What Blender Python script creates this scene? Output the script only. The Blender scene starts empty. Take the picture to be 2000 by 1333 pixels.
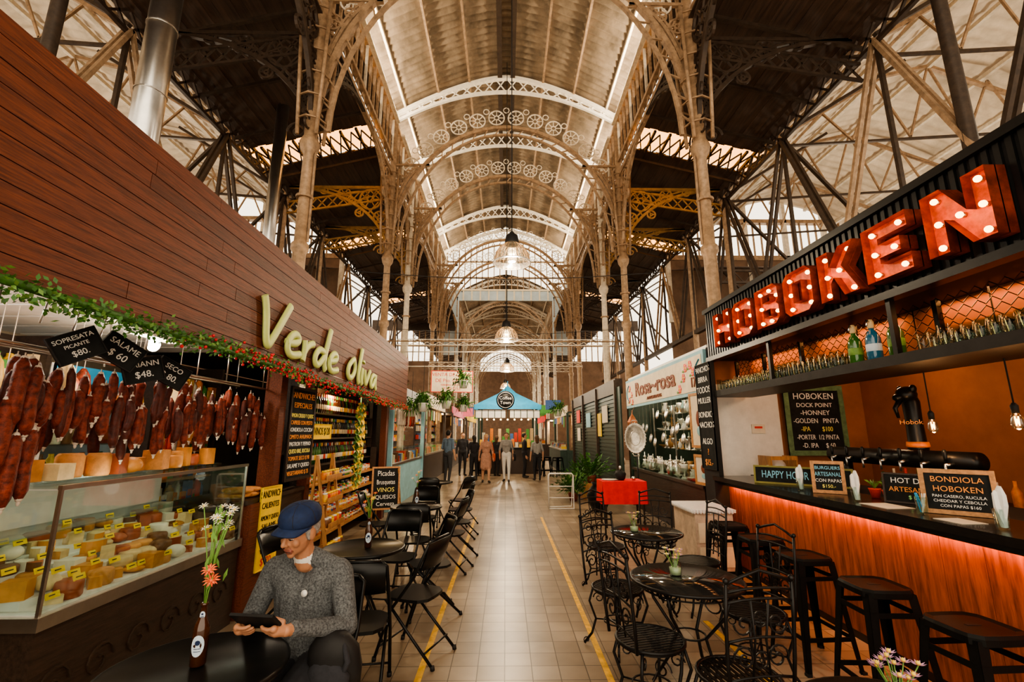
import bpy, math, random
import numpy as np
from math import sin, cos, pi, radians, sqrt
from mathutils import Vector, Matrix
random.seed(7)
V=Vector
scene=bpy.context.scene
COL=scene.collection

# ---------------------------------------------------------------- materials
MATS={}
def M(name,c,r=.6,m=0.,var=.2,sc=6.,bump=0.,emit=0.,st=(1,1,1),trans=0.,coat=0.,ec=None,spec=None):
    if name in MATS: return MATS[name]
    mt=bpy.data.materials.new(name); mt.use_nodes=True
    nt=mt.node_tree; b=nt.nodes['Principled BSDF']
    tc=nt.nodes.new('ShaderNodeTexCoord'); mp=nt.nodes.new('ShaderNodeMapping')
    mp.inputs['Scale'].default_value=st
    nz=nt.nodes.new('ShaderNodeTexNoise'); nz.inputs['Scale'].default_value=sc; nz.inputs['Detail'].default_value=5
    nz.inputs['Roughness'].default_value=.65
    rp=nt.nodes.new('ShaderNodeValToRGB')
    rp.color_ramp.elements[0].position=.3; rp.color_ramp.elements[1].position=.7
    rp.color_ramp.elements[0].color=(*[max(0,x*(1-var)) for x in c],1)
    rp.color_ramp.elements[1].color=(*[min(1,x*(1+var)) for x in c],1)
    L=nt.links.new
    L(tc.outputs['Object'],mp.inputs['Vector']); L(mp.outputs['Vector'],nz.inputs['Vector'])
    L(nz.outputs['Fac'],rp.inputs['Fac']); L(rp.outputs['Color'],b.inputs['Base Color'])
    b.inputs['Roughness'].default_value=r; b.inputs['Metallic'].default_value=m
    if spec is not None: b.inputs['Specular IOR Level'].default_value=spec
    if bump:
        bp=nt.nodes.new('ShaderNodeBump'); bp.inputs['Strength'].default_value=bump; bp.inputs['Distance'].default_value=.02
        L(nz.outputs['Fac'],bp.inputs['Height']); L(bp.outputs['Normal'],b.inputs['Normal'])
    if emit:
        b.inputs['Emission Color'].default_value=(*(ec or c),1); b.inputs['Emission Strength'].default_value=emit
    if coat: b.inputs['Coat Weight'].default_value=coat
    if trans: b.inputs['Transmission Weight'].default_value=trans
    MATS[name]=mt
    return mt
def glassM(name,tint=(.9,.97,.95),fac=.12,rough=.03):
    mt=bpy.data.materials.new(name); mt.use_nodes=True; nt=mt.node_tree; nt.nodes.clear()
    o=nt.nodes.new('ShaderNodeOutputMaterial'); mx=nt.nodes.new('ShaderNodeMixShader')
    t=nt.nodes.new('ShaderNodeBsdfTransparent'); g=nt.nodes.new('ShaderNodeBsdfGlossy')
    lw=nt.nodes.new('ShaderNodeLayerWeight'); lw.inputs['Blend'].default_value=fac
    t.inputs['Color'].default_value=(*tint,1); g.inputs['Roughness'].default_value=rough
    mul=nt.nodes.new('ShaderNodeMath'); mul.operation='MULTIPLY_ADD'; mul.inputs[1].default_value=.8; mul.inputs[2].default_value=.03
    nt.links.new(lw.outputs['Facing'],mul.inputs[0]); nt.links.new(mul.outputs[0],mx.inputs['Fac'])
    nt.links.new(t.outputs[0],mx.inputs[1]); nt.links.new(g.outputs[0],mx.inputs[2]); nt.links.new(mx.outputs[0],o.inputs['Surface'])
    return mt

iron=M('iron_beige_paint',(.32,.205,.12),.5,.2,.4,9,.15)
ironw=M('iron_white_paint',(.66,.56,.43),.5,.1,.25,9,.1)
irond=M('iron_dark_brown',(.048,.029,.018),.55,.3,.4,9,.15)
irong=M('iron_golden',(.34,.18,.06),.5,.3,.3,9,.1)
roofm=M('roof_corrugated',(.25,.185,.125),.42,.35,.5,2.2,.1,st=(1,.6,1))
roofd=M('roof_dark_boards',(.055,.03,.018),.6,0,.5,3,.2,st=(6,.4,1))
roofl=M('roof_light_sheets',(.62,.51,.38),.6,0,.3,1.5,.1)
plaster=M('plaster_brown',(.15,.085,.05),.8,0,.3,2,.2)
plasterw=M('plaster_pale_blue',(.5,.57,.6),.8,0,.15,2,.1)
woodred=M('wood_red_brown',(.125,.031,.013),.5,0,.55,7,.3,st=(14,.7,14),spec=.3)
woodred2=M('wood_red_brown_dark',(.092,.023,.010),.5,0,.55,7,.3,st=(14,.7,14),spec=.3)
woodbar=M('wood_bar_front',(.24,.065,.02),.42,0,.55,5,.25,st=(6,6,.6),spec=.3)
wooddk=M('wood_dark',(.033,.018,.011),.45,0,.5,6,.2,st=(8,1,8))
woodlt=M('wood_light',(.46,.22,.08),.5,0,.35,6,.2,st=(5,5,1))
black=M('black_paint_metal',(.007,.007,.007),.33,0,.3,10,spec=.28)
blackm=M('black_matte',(.014,.013,.013),.6,0,.3,10,spec=.3)
blackiron=M('wrought_iron_black',(.008,.007,.007),.4,.2,.3,20,.1,spec=.35)
chalkb=M('chalkboard',(.016,.017,.017),.8,0,.4,8,spec=.2)
chalk=M('chalk_white',(.85,.83,.78),.9,0,.1,30)
chalkblue=M('chalk_blue',(.25,.6,.8),.9,0,.1,30)
chalkor=M('chalk_orange',(.95,.35,.08),.9,0,.1,30)
chalkye=M('chalk_yellow',(.95,.8,.2),.9,0,.1,30)
chalkgr=M('chalk_green',(.35,.8,.3),.9,0,.1,30)
chrome=M('brushed_steel',(.62,.6,.57),.28,1,.1,8)
silver=M('silver_plate',(.6,.57,.52),.28,1,.2,12)
white=M('white_enamel',(.76,.73,.68),.45,0,.08,8)
cloth=M('napkin_white',(.8,.78,.76),.9,0,.06,20,.1)
redcl=M('red_cloth',(.75,.012,.012),.8,0,.15,8)
yellowl=M('yellow_line_paint',(.78,.42,.03),.6,0,.35,12)
greenl=M('lettering_green',(.54,.62,.20),.45,0,.1,8)
glass=glassM('clear_glass'); glassw=glassM('ribbed_glass',(.7,.66,.58),.4,.2)
brownb=M('brown_bottle_glass',(.05,.016,.006),.08,0,.2,5,coat=.5)
greenb=M('green_bottle_glass',(.03,.12,.02),.08,0,.2,5,coat=.5)
blueb=M('blue_bottle_glass',(.02,.12,.22),.08,0,.2,5,coat=.5)
label=M('paper_label',(.55,.65,.75),.7,0,.08,8)
leaf=M('leaf_green',(.04,.13,.02),.6,0,.5,15); stemg=M('stem_green',(.15,.3,.06),.6,0,.2,15)
leafl=M('leaf_light_green',(.13,.26,.05),.6,0,.4,15)
petw=M('petal_white',(.85,.82,.72),.7,0,.1,9); peto=M('petal_coral',(.95,.17,.07),.7,0,.2,9)
petp=M('petal_mauve',(.6,.33,.55),.7,0,.2,9); pety=M('petal_yellow',(.85,.6,.08),.7,0,.1,9)
berry=M('berry_red',(.65,.02,.03),.35,0,.3,9)
salm=M('salami_skin',(.16,.026,.012),.55,0,.8,28,.4,spec=.3); salm2=M('salami_skin_dark',(.075,.016,.010),.5,0,.6,28,.4,spec=.3)
saltip=M('salami_white_tip',(.62,.52,.43),.8,0,.2,20)
che1=M('cheese_orange',(.58,.24,.055),.5,0,.25,9); che2=M('cheese_pale',(.68,.50,.26),.55,0,.2,9)
che3=M('cheese_white',(.74,.67,.54),.55,0,.12,9); che4=M('cheese_rind_red',(.36,.08,.03),.5,0,.3,9)
bread=M('bread_crust',(.58,.25,.075),.75,0,.3,12,.3)
tagy=M('tag_yellow',(.9,.60,.03),.7,0,.1,9)
bulbm=M('bulb_glow',(1,.45,.15),.4,emit=11,ec=(1,.46,.13),var=.02)
bulbw=M('bulb_filament_glow',(1,.6,.25),.4,emit=20,ec=(1,.5,.16),var=.02)
rust=M('marquee_rust',(.58,.085,.022),.5,.1,.4,14,.2)
ledm=M('led_strip_glow',(1,.35,.1),.4,emit=9,ec=(1,.25,.05),var=.02)
tubem=M('lamp_tube_glow',(1,.95,.85),.4,emit=14,ec=(1,.95,.85),var=.02)
terra=M('wall_terracotta',(.33,.12,.05),.75,0,.2,2,.05)
paperw=M('poster_paper',(.7,.62,.5),.8,0,.1,9)
greensh=M('shutter_green',(.02,.042,.03),.5,.2,.3,8)
bluec=M('canopy_blue',(.03,.34,.64),.6,0,.15,5)
pink=M('sign_pink',(.75,.16,.26),.6,0,.1,5)
cream=M('sign_cream',(.78,.66,.47),.6,0,.12,6)
signblue=M('sign_light_blue',(.28,.52,.6),.6,0,.15,6)
brownt=M('sign_brown_lettering',(.20,.045,.018),.6,0,.1,9)
redt=M('sign_red_lettering',(.65,.04,.02),.6,0,.1,9)
PRODS=[M('goods_%s'%n,c,.5,0,.25,20) for n,c in dict(red=(.6,.04,.02),yellow=(.8,.45,.04),green=(.07,.28,.05),white=(.7,.64,.52),blue=(.05,.14,.4),orange=(.75,.23,.03),brown=(.18,.07,.025),cream=(.65,.46,.25)).items()]

def floor_mat():
    mt=bpy.data.materials.new('floor_tiles'); mt.use_nodes=True; nt=mt.node_tree; b=nt.nodes['Principled BSDF']; L=nt.links.new
    tc=nt.nodes.new('ShaderNodeTexCoord'); br=nt.nodes.new('ShaderNodeTexBrick')
    br.offset=0; br.squash=1
    br.inputs['Scale'].default_value=1; br.inputs['Brick Width'].default_value=.2; br.inputs['Row Height'].default_value=.2
    br.inputs['Mortar Size'].default_value=.004; br.inputs['Mortar Smooth'].default_value=.3; br.inputs['Bias'].default_value=0
    br.inputs['Color1'].default_value=(.40,.32,.235,1); br.inputs['Color2'].default_value=(.28,.215,.15,1); br.inputs['Mortar'].default_value=(.10,.07,.045,1)
    L(tc.outputs['Object'],br.inputs['Vector'])
    nz=nt.nodes.new('ShaderNodeTexNoise'); nz.inputs['Scale'].default_value=1.3; nz.inputs['Detail'].default_value=8; L(tc.outputs['Object'],nz.inputs['Vector'])
    rp=nt.nodes.new('ShaderNodeValToRGB'); rp.color_ramp.elements[0].position=.3; rp.color_ramp.elements[1].position=.7
    rp.color_ramp.elements[0].color=(.5,.45,.4,1); rp.color_ramp.elements[1].color=(1.1,1.08,1.05,1)
    L(nz.outputs['Fac'],rp.inputs['Fac'])
    mx=nt.nodes.new('ShaderNodeMix'); mx.data_type='RGBA'; mx.blend_type='MULTIPLY'; mx.inputs['Factor'].default_value=1
    L(br.outputs['Color'],mx.inputs['A']); L(rp.outputs['Color'],mx.inputs['B']); L(mx.outputs['Result'],b.inputs['Base Color'])
    b.inputs['Roughness'].default_value=.32
    bp=nt.nodes.new('ShaderNodeBump'); bp.invert=True; bp.inputs['Strength'].default_value=.4; bp.inputs['Distance'].default_value=.005
    L(br.outputs['Fac'],bp.inputs['Height']); L(bp.outputs['Normal'],b.inputs['Normal'])
    return mt

# ---------------------------------------------------------------- mesh builder
class MB:
    def __init__(s): s.v=[];s.f=[];s.fm=[];s.fs=[];s.mats=[];s.X=None
    def mi(s,m):
        if m not in s.mats: s.mats.append(m)
        return s.mats.index(m)
    def add(s,vs,fs,m,sm=False):
        o=len(s.v); i=s.mi(m)
        if s.X is not None: vs=[s.X@V(q) for q in vs]
        s.v.extend([tuple(q) for q in vs])
        for f in fs: s.f.append(tuple(o+k for k in f)); s.fm.append(i); s.fs.append(sm)
    def box(s,c,d,m,R=None):
        x,y,z=d[0]/2,d[1]/2,d[2]/2
        vs=[V((a,b,e)) for a in(-x,x) for b in(-y,y) for e in(-z,z)]
        if R is not None: vs=[R@q for q in vs]
        c=V(c); vs=[q+c for q in vs]
        s.add(vs,[(0,1,3,2),(4,6,7,5),(0,4,5,1),(2,3,7,6),(0,2,6,4),(1,5,7,3)],m)
    def bx(s,x0,x1,y0,y1,z0,z1,m): s.box(((x0+x1)/2,(y0+y1)/2,(z0+z1)/2),(abs(x1-x0),abs(y1-y0),abs(z1-z0)),m)
    def quad(s,a,b,c,d,m): s.add([a,b,c,d],[(0,1,2,3)],m)
    def tube(s,pts,r,m,n=6,closed=False,caps=True,flat=None):
        pts=[V(p) for p in pts]; N=len(pts)
        if N<2: return
        rs=r if isinstance(r,(list,tuple)) else [r]*N
        up=None; vs=[]
        for i,p in enumerate(pts):
            if closed: t=(pts[(i+1)%N]-pts[i-1])
            else: t=pts[min(i+1,N-1)]-pts[max(i-1,0)]
            if t.length<1e-9: t=V((0,0,1))
            t.normalize()
            if up is None:
                up=V((0,0,1)) if abs(t.z)<.9 else V((1,0,0))
            a=up-t*up.dot(t)
            if a.length<1e-6: a=t.orthogonal()
            a.normalize(); up=a; b=t.cross(a)
            ph=pi/4 if n==4 else 0
            for k in range(n):
                an=2*pi*k/n+ph; vs.append(p+(a*cos(an)+b*sin(an))*rs[i])
        fs=[]
        for i in range(N if closed else N-1):
            j=(i+1)%N
            for k in range(n): fs.append((i*n+k,i*n+(k+1)%n,j*n+(k+1)%n,j*n+k))
        if not closed and caps: fs.append(tuple(range(n-1,-1,-1))); fs.append(tuple((N-1)*n+k for k in range(n)))
        s.add(vs,fs,m,n>4)
    def cyl(s,a,b,r,m,r1=None,n=12): s.tube([a,b],[r,r if r1 is None else r1],m,n)
    def lathe(s,prof,c,m,n=16,R=None,sm=True,sx=1,sy=1):
        c=V(c); vs=[]
        for (r,z) in prof:
            for k in range(n):
                q=V((r*cos(2*pi*k/n)*sx,r*sin(2*pi*k/n)*sy,z))
                if R is not None: q=R@q
                vs.append(q+c)
        fs=[]
        for i in range(len(prof)-1):
            for k in range(n): fs.append((i*n+k,i*n+(k+1)%n,(i+1)*n+(k+1)%n,(i+1)*n+k))
        if prof[0][0]>1e-4: fs.append(tuple(range(n-1,-1,-1)))
        if prof[-1][0]>1e-4: fs.append(tuple((len(prof)-1)*n+k for k in range(n)))
        s.add(vs,fs,m,sm)
    def sph(s,c,r,m,n=10,R=None):
        if not isinstance(r,(tuple,list)): r=(r,r,r)
        c=V(c); k2=max(4,n//2+1); vs=[]
        for i in range(k2+1):
            th=pi*i/k2
            for k in range(n):
                q=V((r[0]*sin(th)*cos(2*pi*k/n),r[1]*sin(th)*sin(2*pi*k/n),r[2]*cos(th)))
                if R is not None: q=R@q
                vs.append(q+c)
        fs=[(i*n+k,(i+1)*n+k,(i+1)*n+(k+1)%n,i*n+(k+1)%n) for i in range(k2) for k in range(n)]
        s.add(vs,fs,m,True)
    def ring(s,c,a,b,r,t,m,n=16,k=4):
        c=V(c);a=V(a);b=V(b)
        s.tube([c+a*(r*cos(2*pi*i/n))+b*(r*sin(2*pi*i/n)) for i in range(n)],t,m,k,closed=True)
    def wheel(s,c,a,b,r,t,m,sp=6):
        c=V(c);a=V(a);b=V(b)
        s.ring(c,a,b,r,t,m,16); s.ring(c,a,b,r*.3,t*.8,m,8)
        for i in range(sp):
            d=a*cos(2*pi*i/sp)+b*sin(2*pi*i/sp); s.tube([c+d*r*.3,c+d*r],t*.7,m,4)
    def spiral(s,c,a,b,r0,turns,t,m,n=18,ph=0,sgn=1):
        c=V(c);a=V(a);b=V(b)
        s.tube([c+(a*cos(ph+sgn*2*pi*turns*i/n)+b*sin(ph+sgn*2*pi*turns*i/n))*(r0*(1-.8*i/n)) for i in range(n+1)],t,m,4)
    def mesh(s,name):
        me=bpy.data.meshes.new(name); me.from_pydata(s.v,[],s.f)
        for m in s.mats: me.materials.append(m)
        me.polygons.foreach_set('material_index',s.fm); me.polygons.foreach_set('use_smooth',s.fs)
        me.validate(); me.update(); return me
    def obj(s,name,parent=None,mw=None):
        return mkobj(name,s.mesh(name),parent,mw)
def mkobj(name,me,parent=None,mw=None):
    o=bpy.data.objects.new(name,me); COL.objects.link(o)
    if parent: o.parent=parent
    if mw is not None:
        if parent: o.matrix_local=mw
        else: o.matrix_world=mw
    return o
def place(x,y,z=0,rot=0,s=1): return Matrix.Translation((x,y,z))@Matrix.Rotation(rot,4,'Z')@Matrix.Scale(s,4)
def frame(pos,n,lean=0,roll=0):
    n=V(n).normalized(); x=V((0,0,1)).cross(n).normalized()
    if lean: n=Matrix.Rotation(lean,3,x)@n
    y=n.cross(x)
    if roll:
        R=Matrix.Rotation(roll,3,n); x=R@x; y=R@y
    m=Matrix((x,y,n)).transposed().to_4x4(); m.translation=V(pos); return m
def text(parent,s,x,y,z,size,mat,w=None,ext=.002,shear=0,off=0,align='CENTER',rot=0,sx=1):
    cu=bpy.data.curves.new('lettering','FONT'); cu.body=s; cu.size=size; cu.extrude=ext; cu.shear=shear; cu.offset=off
    cu.align_x=align; cu.align_y='CENTER'; cu.resolution_u=3; cu.materials.append(mat)
    o=bpy.data.objects.new('lettering',cu); COL.objects.link(o); o.parent=parent
    if w:
        est=.56*size*max(1,len(s)); sx=min(1.0 if sx==1 else sx,w/est)
    o.matrix_local=Matrix.Translation((x,y,z))@Matrix.Rotation(rot,4,'Z')@Matrix.Diagonal((sx,1,1,1))
    return o
def board(name,pos,w,h,n,lines,frame_m=woodlt,back=chalkb,fw=.025,lean=0,roll=0,foot=False,parent=None):
    b=MB(); b.box((0,0,0),(w,h,.016),back)
    if fw:
        for sx in(-1,1): b.box((sx*(w/2-fw/2),0,.004),(fw,h,.028),frame_m)
        for sy in(-1,1): b.box((0,sy*(h/2-fw/2),.004),(w,fw,.0279),frame_m)
    o=b.obj(name,parent,frame(pos,n,lean,roll))
    tot=sum(l[1] for l in lines) or 1
    y=h/2-fw-.01; av=h-2*fw-.02
    for l in lines:
        hh=av*l[1]/tot
        if l[0]: text(o,l[0],0,y-hh/2,.0105,hh*.82,l[2],w=(w-2*fw)*.94,ext=.0015)
        y-=hh
    return o

# ---------------------------------------------------------------- organic bodies (one remeshed surface)
def blob(name,parts,matmap,voxel,mw,smooth=3,parent=None):
    b=MB(); d=blackm
    for p in parts:
        if p[0]=='c':
            _,p0,r0,p1,r1,tag=p; p0=V(p0);p1=V(p1)
            b.sph(p0,r0,d,12); b.sph(p1,r1,d,12)
            if (p1-p0).length>1e-4: b.tube([p0,p1],[r0,r1],d,12)
        else:
            _,c,r,R,tag=p; b.sph(c,tuple(r),d,16,R)
    tmp=b.obj('tmp'); md=tmp.modifiers.new('r','REMESH'); md.mode='VOXEL'; md.voxel_size=voxel; md.use_smooth_shade=True
    sm=tmp.modifiers.new('s','SMOOTH'); sm.iterations=smooth; sm.factor=.5
    dg=bpy.context.evaluated_depsgraph_get(); dg.update()
    me=bpy.data.meshes.new_from_object(tmp.evaluated_get(dg)); me.name=name
    tm=tmp.data; bpy.data.objects.remove(tmp); bpy.data.meshes.remove(tm)
    me.materials.clear(); tags=list(matmap.keys())
    for t in tags: me.materials.append(matmap[t])
    nf=len(me.polygons); C=np.zeros(nf*3); me.polygons.foreach_get('center',C); C=C.reshape(-1,3)
    best=np.full(nf,1e9); idx=np.zeros(nf,dtype=np.int32)
    for p in parts:
        if p[0]=='c':
            _,p0,r0,p1,r1,tag=p; a=np.array(p0);q=np.array(p1); ab=q-a; L2=max(1e-9,(ab*ab).sum())
            t=np.clip(((C-a)@ab)/L2,0,1); dd=np.linalg.norm(C-(a+t[:,None]*ab),axis=1)-(r0+(r1-r0)*t)
        else:
            _,c,r,R,tag=p; q=C-np.array(c)
            if R is not None: q=q@np.array(R)
            dd=(np.linalg.norm(q/np.array(r),axis=1)-1)*min(r)
        k=dd<best; best[k]=dd[k]; idx[k]=tags.index(tag)
    me.polygons.foreach_set('material_index',idx); me.polygons.foreach_set('use_smooth',[True]*nf); me.update()
    return mkobj(name,me,parent,mw)

skin=M('skin',(.44,.205,.11),.5,0,.12,20,.05); skinl=M('skin_light',(.60,.33,.21),.5,0,.1,20)
lip=M('lip',(.30,.10,.07),.5,0,.1,20); hairg=M('hair_grey',(.28,.26,.24),.8,0,.5,60,.4)
eyew=M('eye_white',(.75,.72,.68),.3); eyed=M('eye_dark',(.02,.01,.008),.2)
sweater=M('sweater_grey_heather',(.105,.11,.115),.95,0,.8,110,.5); navy=M('cap_navy',(.005,.018,.068),.8,0,.25,40,.2)
pants=M('trousers_dark',(.02,.02,.025),.9,0,.3,30); shoe=M('shoe_dark',(.03,.025,.02),.6)

def fingers(hand,wrist,d,side,tag='skin'):
    out=[]; hand=V(hand); d=V(d).normalized(); s=V(side)
    for i in range(4):
        b=hand+s*(-.024+.016*i); L=(.07,.078,.073,.058)[i]
        out.append((b,b+d*L*.5,b+d*L+V((0,-.012,0))))
    out.append((hand-d*.03+s*-.02,hand-s*.045+V((0,-.01,0)),hand-s*.05+d*.03+V((0,-.02,0))))
    return out

def person(name,x,y,rot,h,top,bottom,hair,sk,female=False,pose='stand',bag=None,skirt=False,sleeve=False):
    k=h/1.7; P=[]
    def c(p0,r0,p1,r1,t): P.append(('c',V(p0)*k,r0*k,V(p1)*k,r1*k,t))
    w=.9 if female else 1.
    c((-.065,0,.94),.115,(.065,0,.94),.115,'b')
    c((0,.0,1.0),.115*w,(0,0,1.12),.11*w,'t')
    c((-.06*w,0,1.1),.10*w,(-.07*w,0,1.3),.10,'t'); c((.06*w,0,1.1),.10*w,(.07*w,0,1.3),.10,'t')
    c((-.15*w,0,1.385),.06,(.15*w,0,1.385),.06,'t'); c((0,.0,1.40),.06,(0,-.005,1.44),.05,'t')
    if female: c((-.06,-.075,1.26),.055,(.06,-.075,1.26),.055,'t')
    c((0,.005,1.43),.05,(0,-.01,1.53),.047,'s')
    c((0,-.015,1.6),.083,(0,-.025,1.545),.062,'s'); c((0,.012,1.625),.09,(0,.02,1.61),.088,'h')
    c((0,-.1,1.585),.012,(0,-.105,1.57),.014,'s')
    c((-.082,.0,1.585),.016,(-.082,.005,1.57),.012,'s'); c((.082,.0,1.585),.016,(.082,.005,1.57),.012,'s')
    if female: c((0,.04,1.6),.085,(0,.06,1.45),.06,'h')
    hands=[]
    for s in(-1,1):
        sh=(s*.175*w,0,1.375)
        if pose=='cross' : el=(s*.24,-.05,1.12); wr=(s*.05,-.2,1.15); hd=(-s*.03,-.21,1.16)
        elif pose=='hold' and s==1: el=(s*.23,.02,1.12); wr=(s*.17,-.22,1.2); hd=(s*.15,-.29,1.25)
        elif pose=='walk': el=(s*.235,.04*s,1.1); wr=(s*.25,-.1*s,.87); hd=(s*.25,-.14*s,.80)
        else: el=(s*.235,.03,1.11); wr=(s*.25,-.04,.86); hd=(s*.25,-.06,.785)
        c(sh,.054,el,.042,'t' if not sleeve else 'a'); c(el,.04,wr,.028,'a'); c(wr,.026,hd,.03,'s')
        hands.append((V(hd)*k,(V(hd)-V(wr)).normalized()))
        st=(.12*s if pose=='walk' else .02*s)
        kn=(s*.1,-.02-st*.8,.5); an=(s*.095,.03-st*1.3,.09)
        c((s*.085,0,.9),.092,kn,.062,'b'); c(kn,.06,an,.04,'l'); c((an[0],an[1],.055),.043,(an[0]+s*.02,an[1]-.15,.04),.036,'f')
    if skirt:
        c((-.06,0,.9),.13,(-.07,0,.55),.14,'b'); c((.06,0,.9),.13,(.07,0,.55),.14,'b')
    o=blob(name,P,{'t':top,'b':bottom,'s':sk,'h':hair,'a':(top if sleeve else sk),'l':(sk if skirt else bottom),'f':shoe},.014*k,place(x,y,0,rot),3)
    b=MB()
    for hp,d in hands:
        for f in fingers(hp,None,d,(0,1,0)): b.tube([q for q in f],[.0095,.009,.007],sk,6)
    for s in(-1,1): b.sph(V((s*.03,-.09,1.605))*k,.009,eyed,6)
    b.tube([V((-.022,-.084,1.535))*k,V((0,-.09,1.533))*k,V((.022,-.084,1.535))*k],.005,lip,5)
    b.obj('hands_and_face',o)
    if bag:
        g=MB(); g.lathe([(.02,0),(.13,.02),(.15,.15),(.12,.26),(.1,.27)],(.28*k,0,.72),bag,12,sx=.45)
        g.tube([(.28,-.08,.97),(.26,-.06,1.1),(.2,0,1.41),(.26,.06,1.1),(.28,.08,.97)],.01,bag,5); g.obj('shoulder_bag',o)
    return o

# seated man -----------------------------------------------------------
def seated_man():
    P=[]
    def c(p0,r0,p1,r1,t): P.append(('c',V(p0),r0,V(p1),r1,t))
    c((-.08,.02,.545),.115,(.08,.02,.545),.115,'pants')
    for s in(-1,1):
        c((s*.055,.0,.6),.115,(s*.07,-.04,.9),.108,'shirt')
        c((s*.02,-.05,.66),.10,(s*.03,-.07,.85),.10,'shirt')
        c((s*.1,-.06,.94),.085,(s*.175,-.06,.985),.066,'shirt')
        c((s*.15,-.06,1.005),.05,(s*.03,-.075,1.06),.048,'shirt')
        c((s*.19,-.06,.975),.062,(s*.265,-.11,.745),.052,'shirt')
        c((s*.265,-.11,.745),.052,(s*.135,-.345,.815),.034,'shirt')
        c((s*.135,-.345,.815),.037,(s*.128,-.357,.818),.037,'shirt')
        c((s*.13,-.35,.817),.026,(s*.115,-.4,.825),.026,'skin')
        c((s*.09,-.02,.545),.098,(s*.13,-.43,.53),.068,'pants'); c((s*.13,-.43,.53),.066,(s*.14,-.40,.12),.045,'pants')
        c((s*.14,-.39,.06),.045,(s*.16,-.56,.045),.04,'shoe')
    c((0,-.085,1.045),.056,(0,-.1,1.065),.054,'tee')
    c((0,-.09,1.03),.05,(0,-.13,1.14),.05,'skin')
    HC=V((0,-.165,1.205)); HR=Matrix.Rotation(radians(16),3,'X')@Matrix.Rotation(radians(-14),3,'Z')
    def hp(p): return HC+HR@V(p)
    def e(p,r,t): P.append(('e',hp(p),r,HR,t))
    def hc(p0,r0,p1,r1,t): P.append(('c',hp(p0),r0,hp(p1),r1,t))
    e((0,.012,.03),(.076,.094,.085),'skin'); e((0,-.022,-.03),(.060,.070,.082),'skin'); e((0,-.035,-.072),(.046,.046,.036),'skin')
    e((0,-.07,-.098),(.021,.017,.017),'skin'); e((0,.03,.005),(.080,.080,.07),'hair')
    hc((0,-.088,.01),.010,(0,-.112,-.028),.0125,'skin'); 
    for s in(-1,1):
        hc((s*.011,-.1,-.034),.009,(s*.008,-.102,-.033),.009,'skin')
        e((s*.036,-.066,-.03),(.022,.02,.024),'skin'); e((s*.0765,.005,-.012),(.011,.022,.033),'skin')
        hc((s*.014,-.088,.021),.009,(s*.043,-.074,.024),.008,'skin'); hc((s*.012,-.097,.026),.004,(s*.046,-.081,.03),.004,'hair')
        e((s*.03,-.074,.003),(.016,.014,.011),'skin')
        e((s*.072,-.01,.0),(.009,.02,.04),'hair')
    hc((-.02,-.086,-.066),.007,(.02,-.086,-.066),.007,'lip'); hc((-.016,-.085,-.077),.0075,(.016,-.085,-.077),.0075,'lip')
    MW=place(-1.045,2.70,0,radians(-8))
    o=blob('seated_man',P,{'shirt':sweater,'pants':pants,'skin':skin,'hair':hairg,'lip':lip,'tee':white,'shoe':shoe},.0055,MW,3)
    b=MB()
    for s in(-1,1):
        b.sph(hp((s*.03,-.0785,.002)),(.0125,.0125,.0125),eyew,10); b.sph(hp((s*.03,-.0885,-.004)),.0045,eyed,8)
        b.sph(hp((s*.03,-.0785,.005)),(.0145,.0143,.012),skin,10)
        b.tube([hp((s*.018,-.09,-.003)),hp((s*.03,-.094,-.006)),hp((s*.042,-.087,-.003))],.0017,eyed,5)
        b.tube([hp((s*.016,-.098,-.04)),hp((s*.032,-.088,-.058)),hp((s*.034,-.082,-.07))],.0015,lip,5)
    b.tube([hp((-.023,-.091,-.0715)),hp((0,-.0955,-.0715)),hp((.023,-.091,-.0715))],.0016,eyed,5)
    b.obj('face_details',o)
    cp=MB(); R4=HR
    prof=[(.093,-.0),(.098,.02),(.096,.05),(.085,.075),(.06,.092),(.03,.099),(.0,.1)]
    cp.lathe(prof,hp((0,.008,.038)),navy,24,HR,sy=1.14); cp.sph(hp((0,.008,.139)),.007,navy,8)
    vs=[];n=14
    for ring in(0,1):
        for zz in(0,.006):
            for i in range(n+1):
                a=pi+pi*i/n; ox=cos(a)*.092; oy=sin(a)*.1*.9
                if ring: ox=cos(a)*.080; oy=sin(a)*.066-.082
                droop=-.018*(abs(cos(a))**2)-(.012 if ring else 0)
                vs.append(hp((ox,oy,.048+zz+droop)))
    N=n+1; fs=[]
    for i in range(n): fs+= [(i,i+1,2*N+i+1,2*N+i),(N+i,3*N+i,3*N+i+1,N+i+1),(2*N+i,2*N+i+1,3*N+i+1,3*N+i)]
    cp.add(vs,fs,navy,True)
    for i in range(6):
        a=2*pi*i/6; cp.tube([hp((r*cos(a)*1.01,.008+r*sin(a)*1.14*1.01,.038+z)) for r,z in prof[1:]],.0015,pants,4)
    cp.obj('cap',o)
    C=V((0,-.445,.875)); v=V((0,-.75,.66)).normalized(); nn=V((0,.66,.75)).normalized()
    Rm=Matrix((V((1,0,0)),v,nn)).transposed()
    d=MB(); d.box(C,(.205,.125,.012),blackm,Rm); d.box(C+nn*.0075+V((.052,0,0)),(.095,.115,.003),chalkb,Rm); d.box(C+nn*.007,(.006,.125,.006),pants,Rm)
    d.obj('tablet_case',o)
    H=[]
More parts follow.
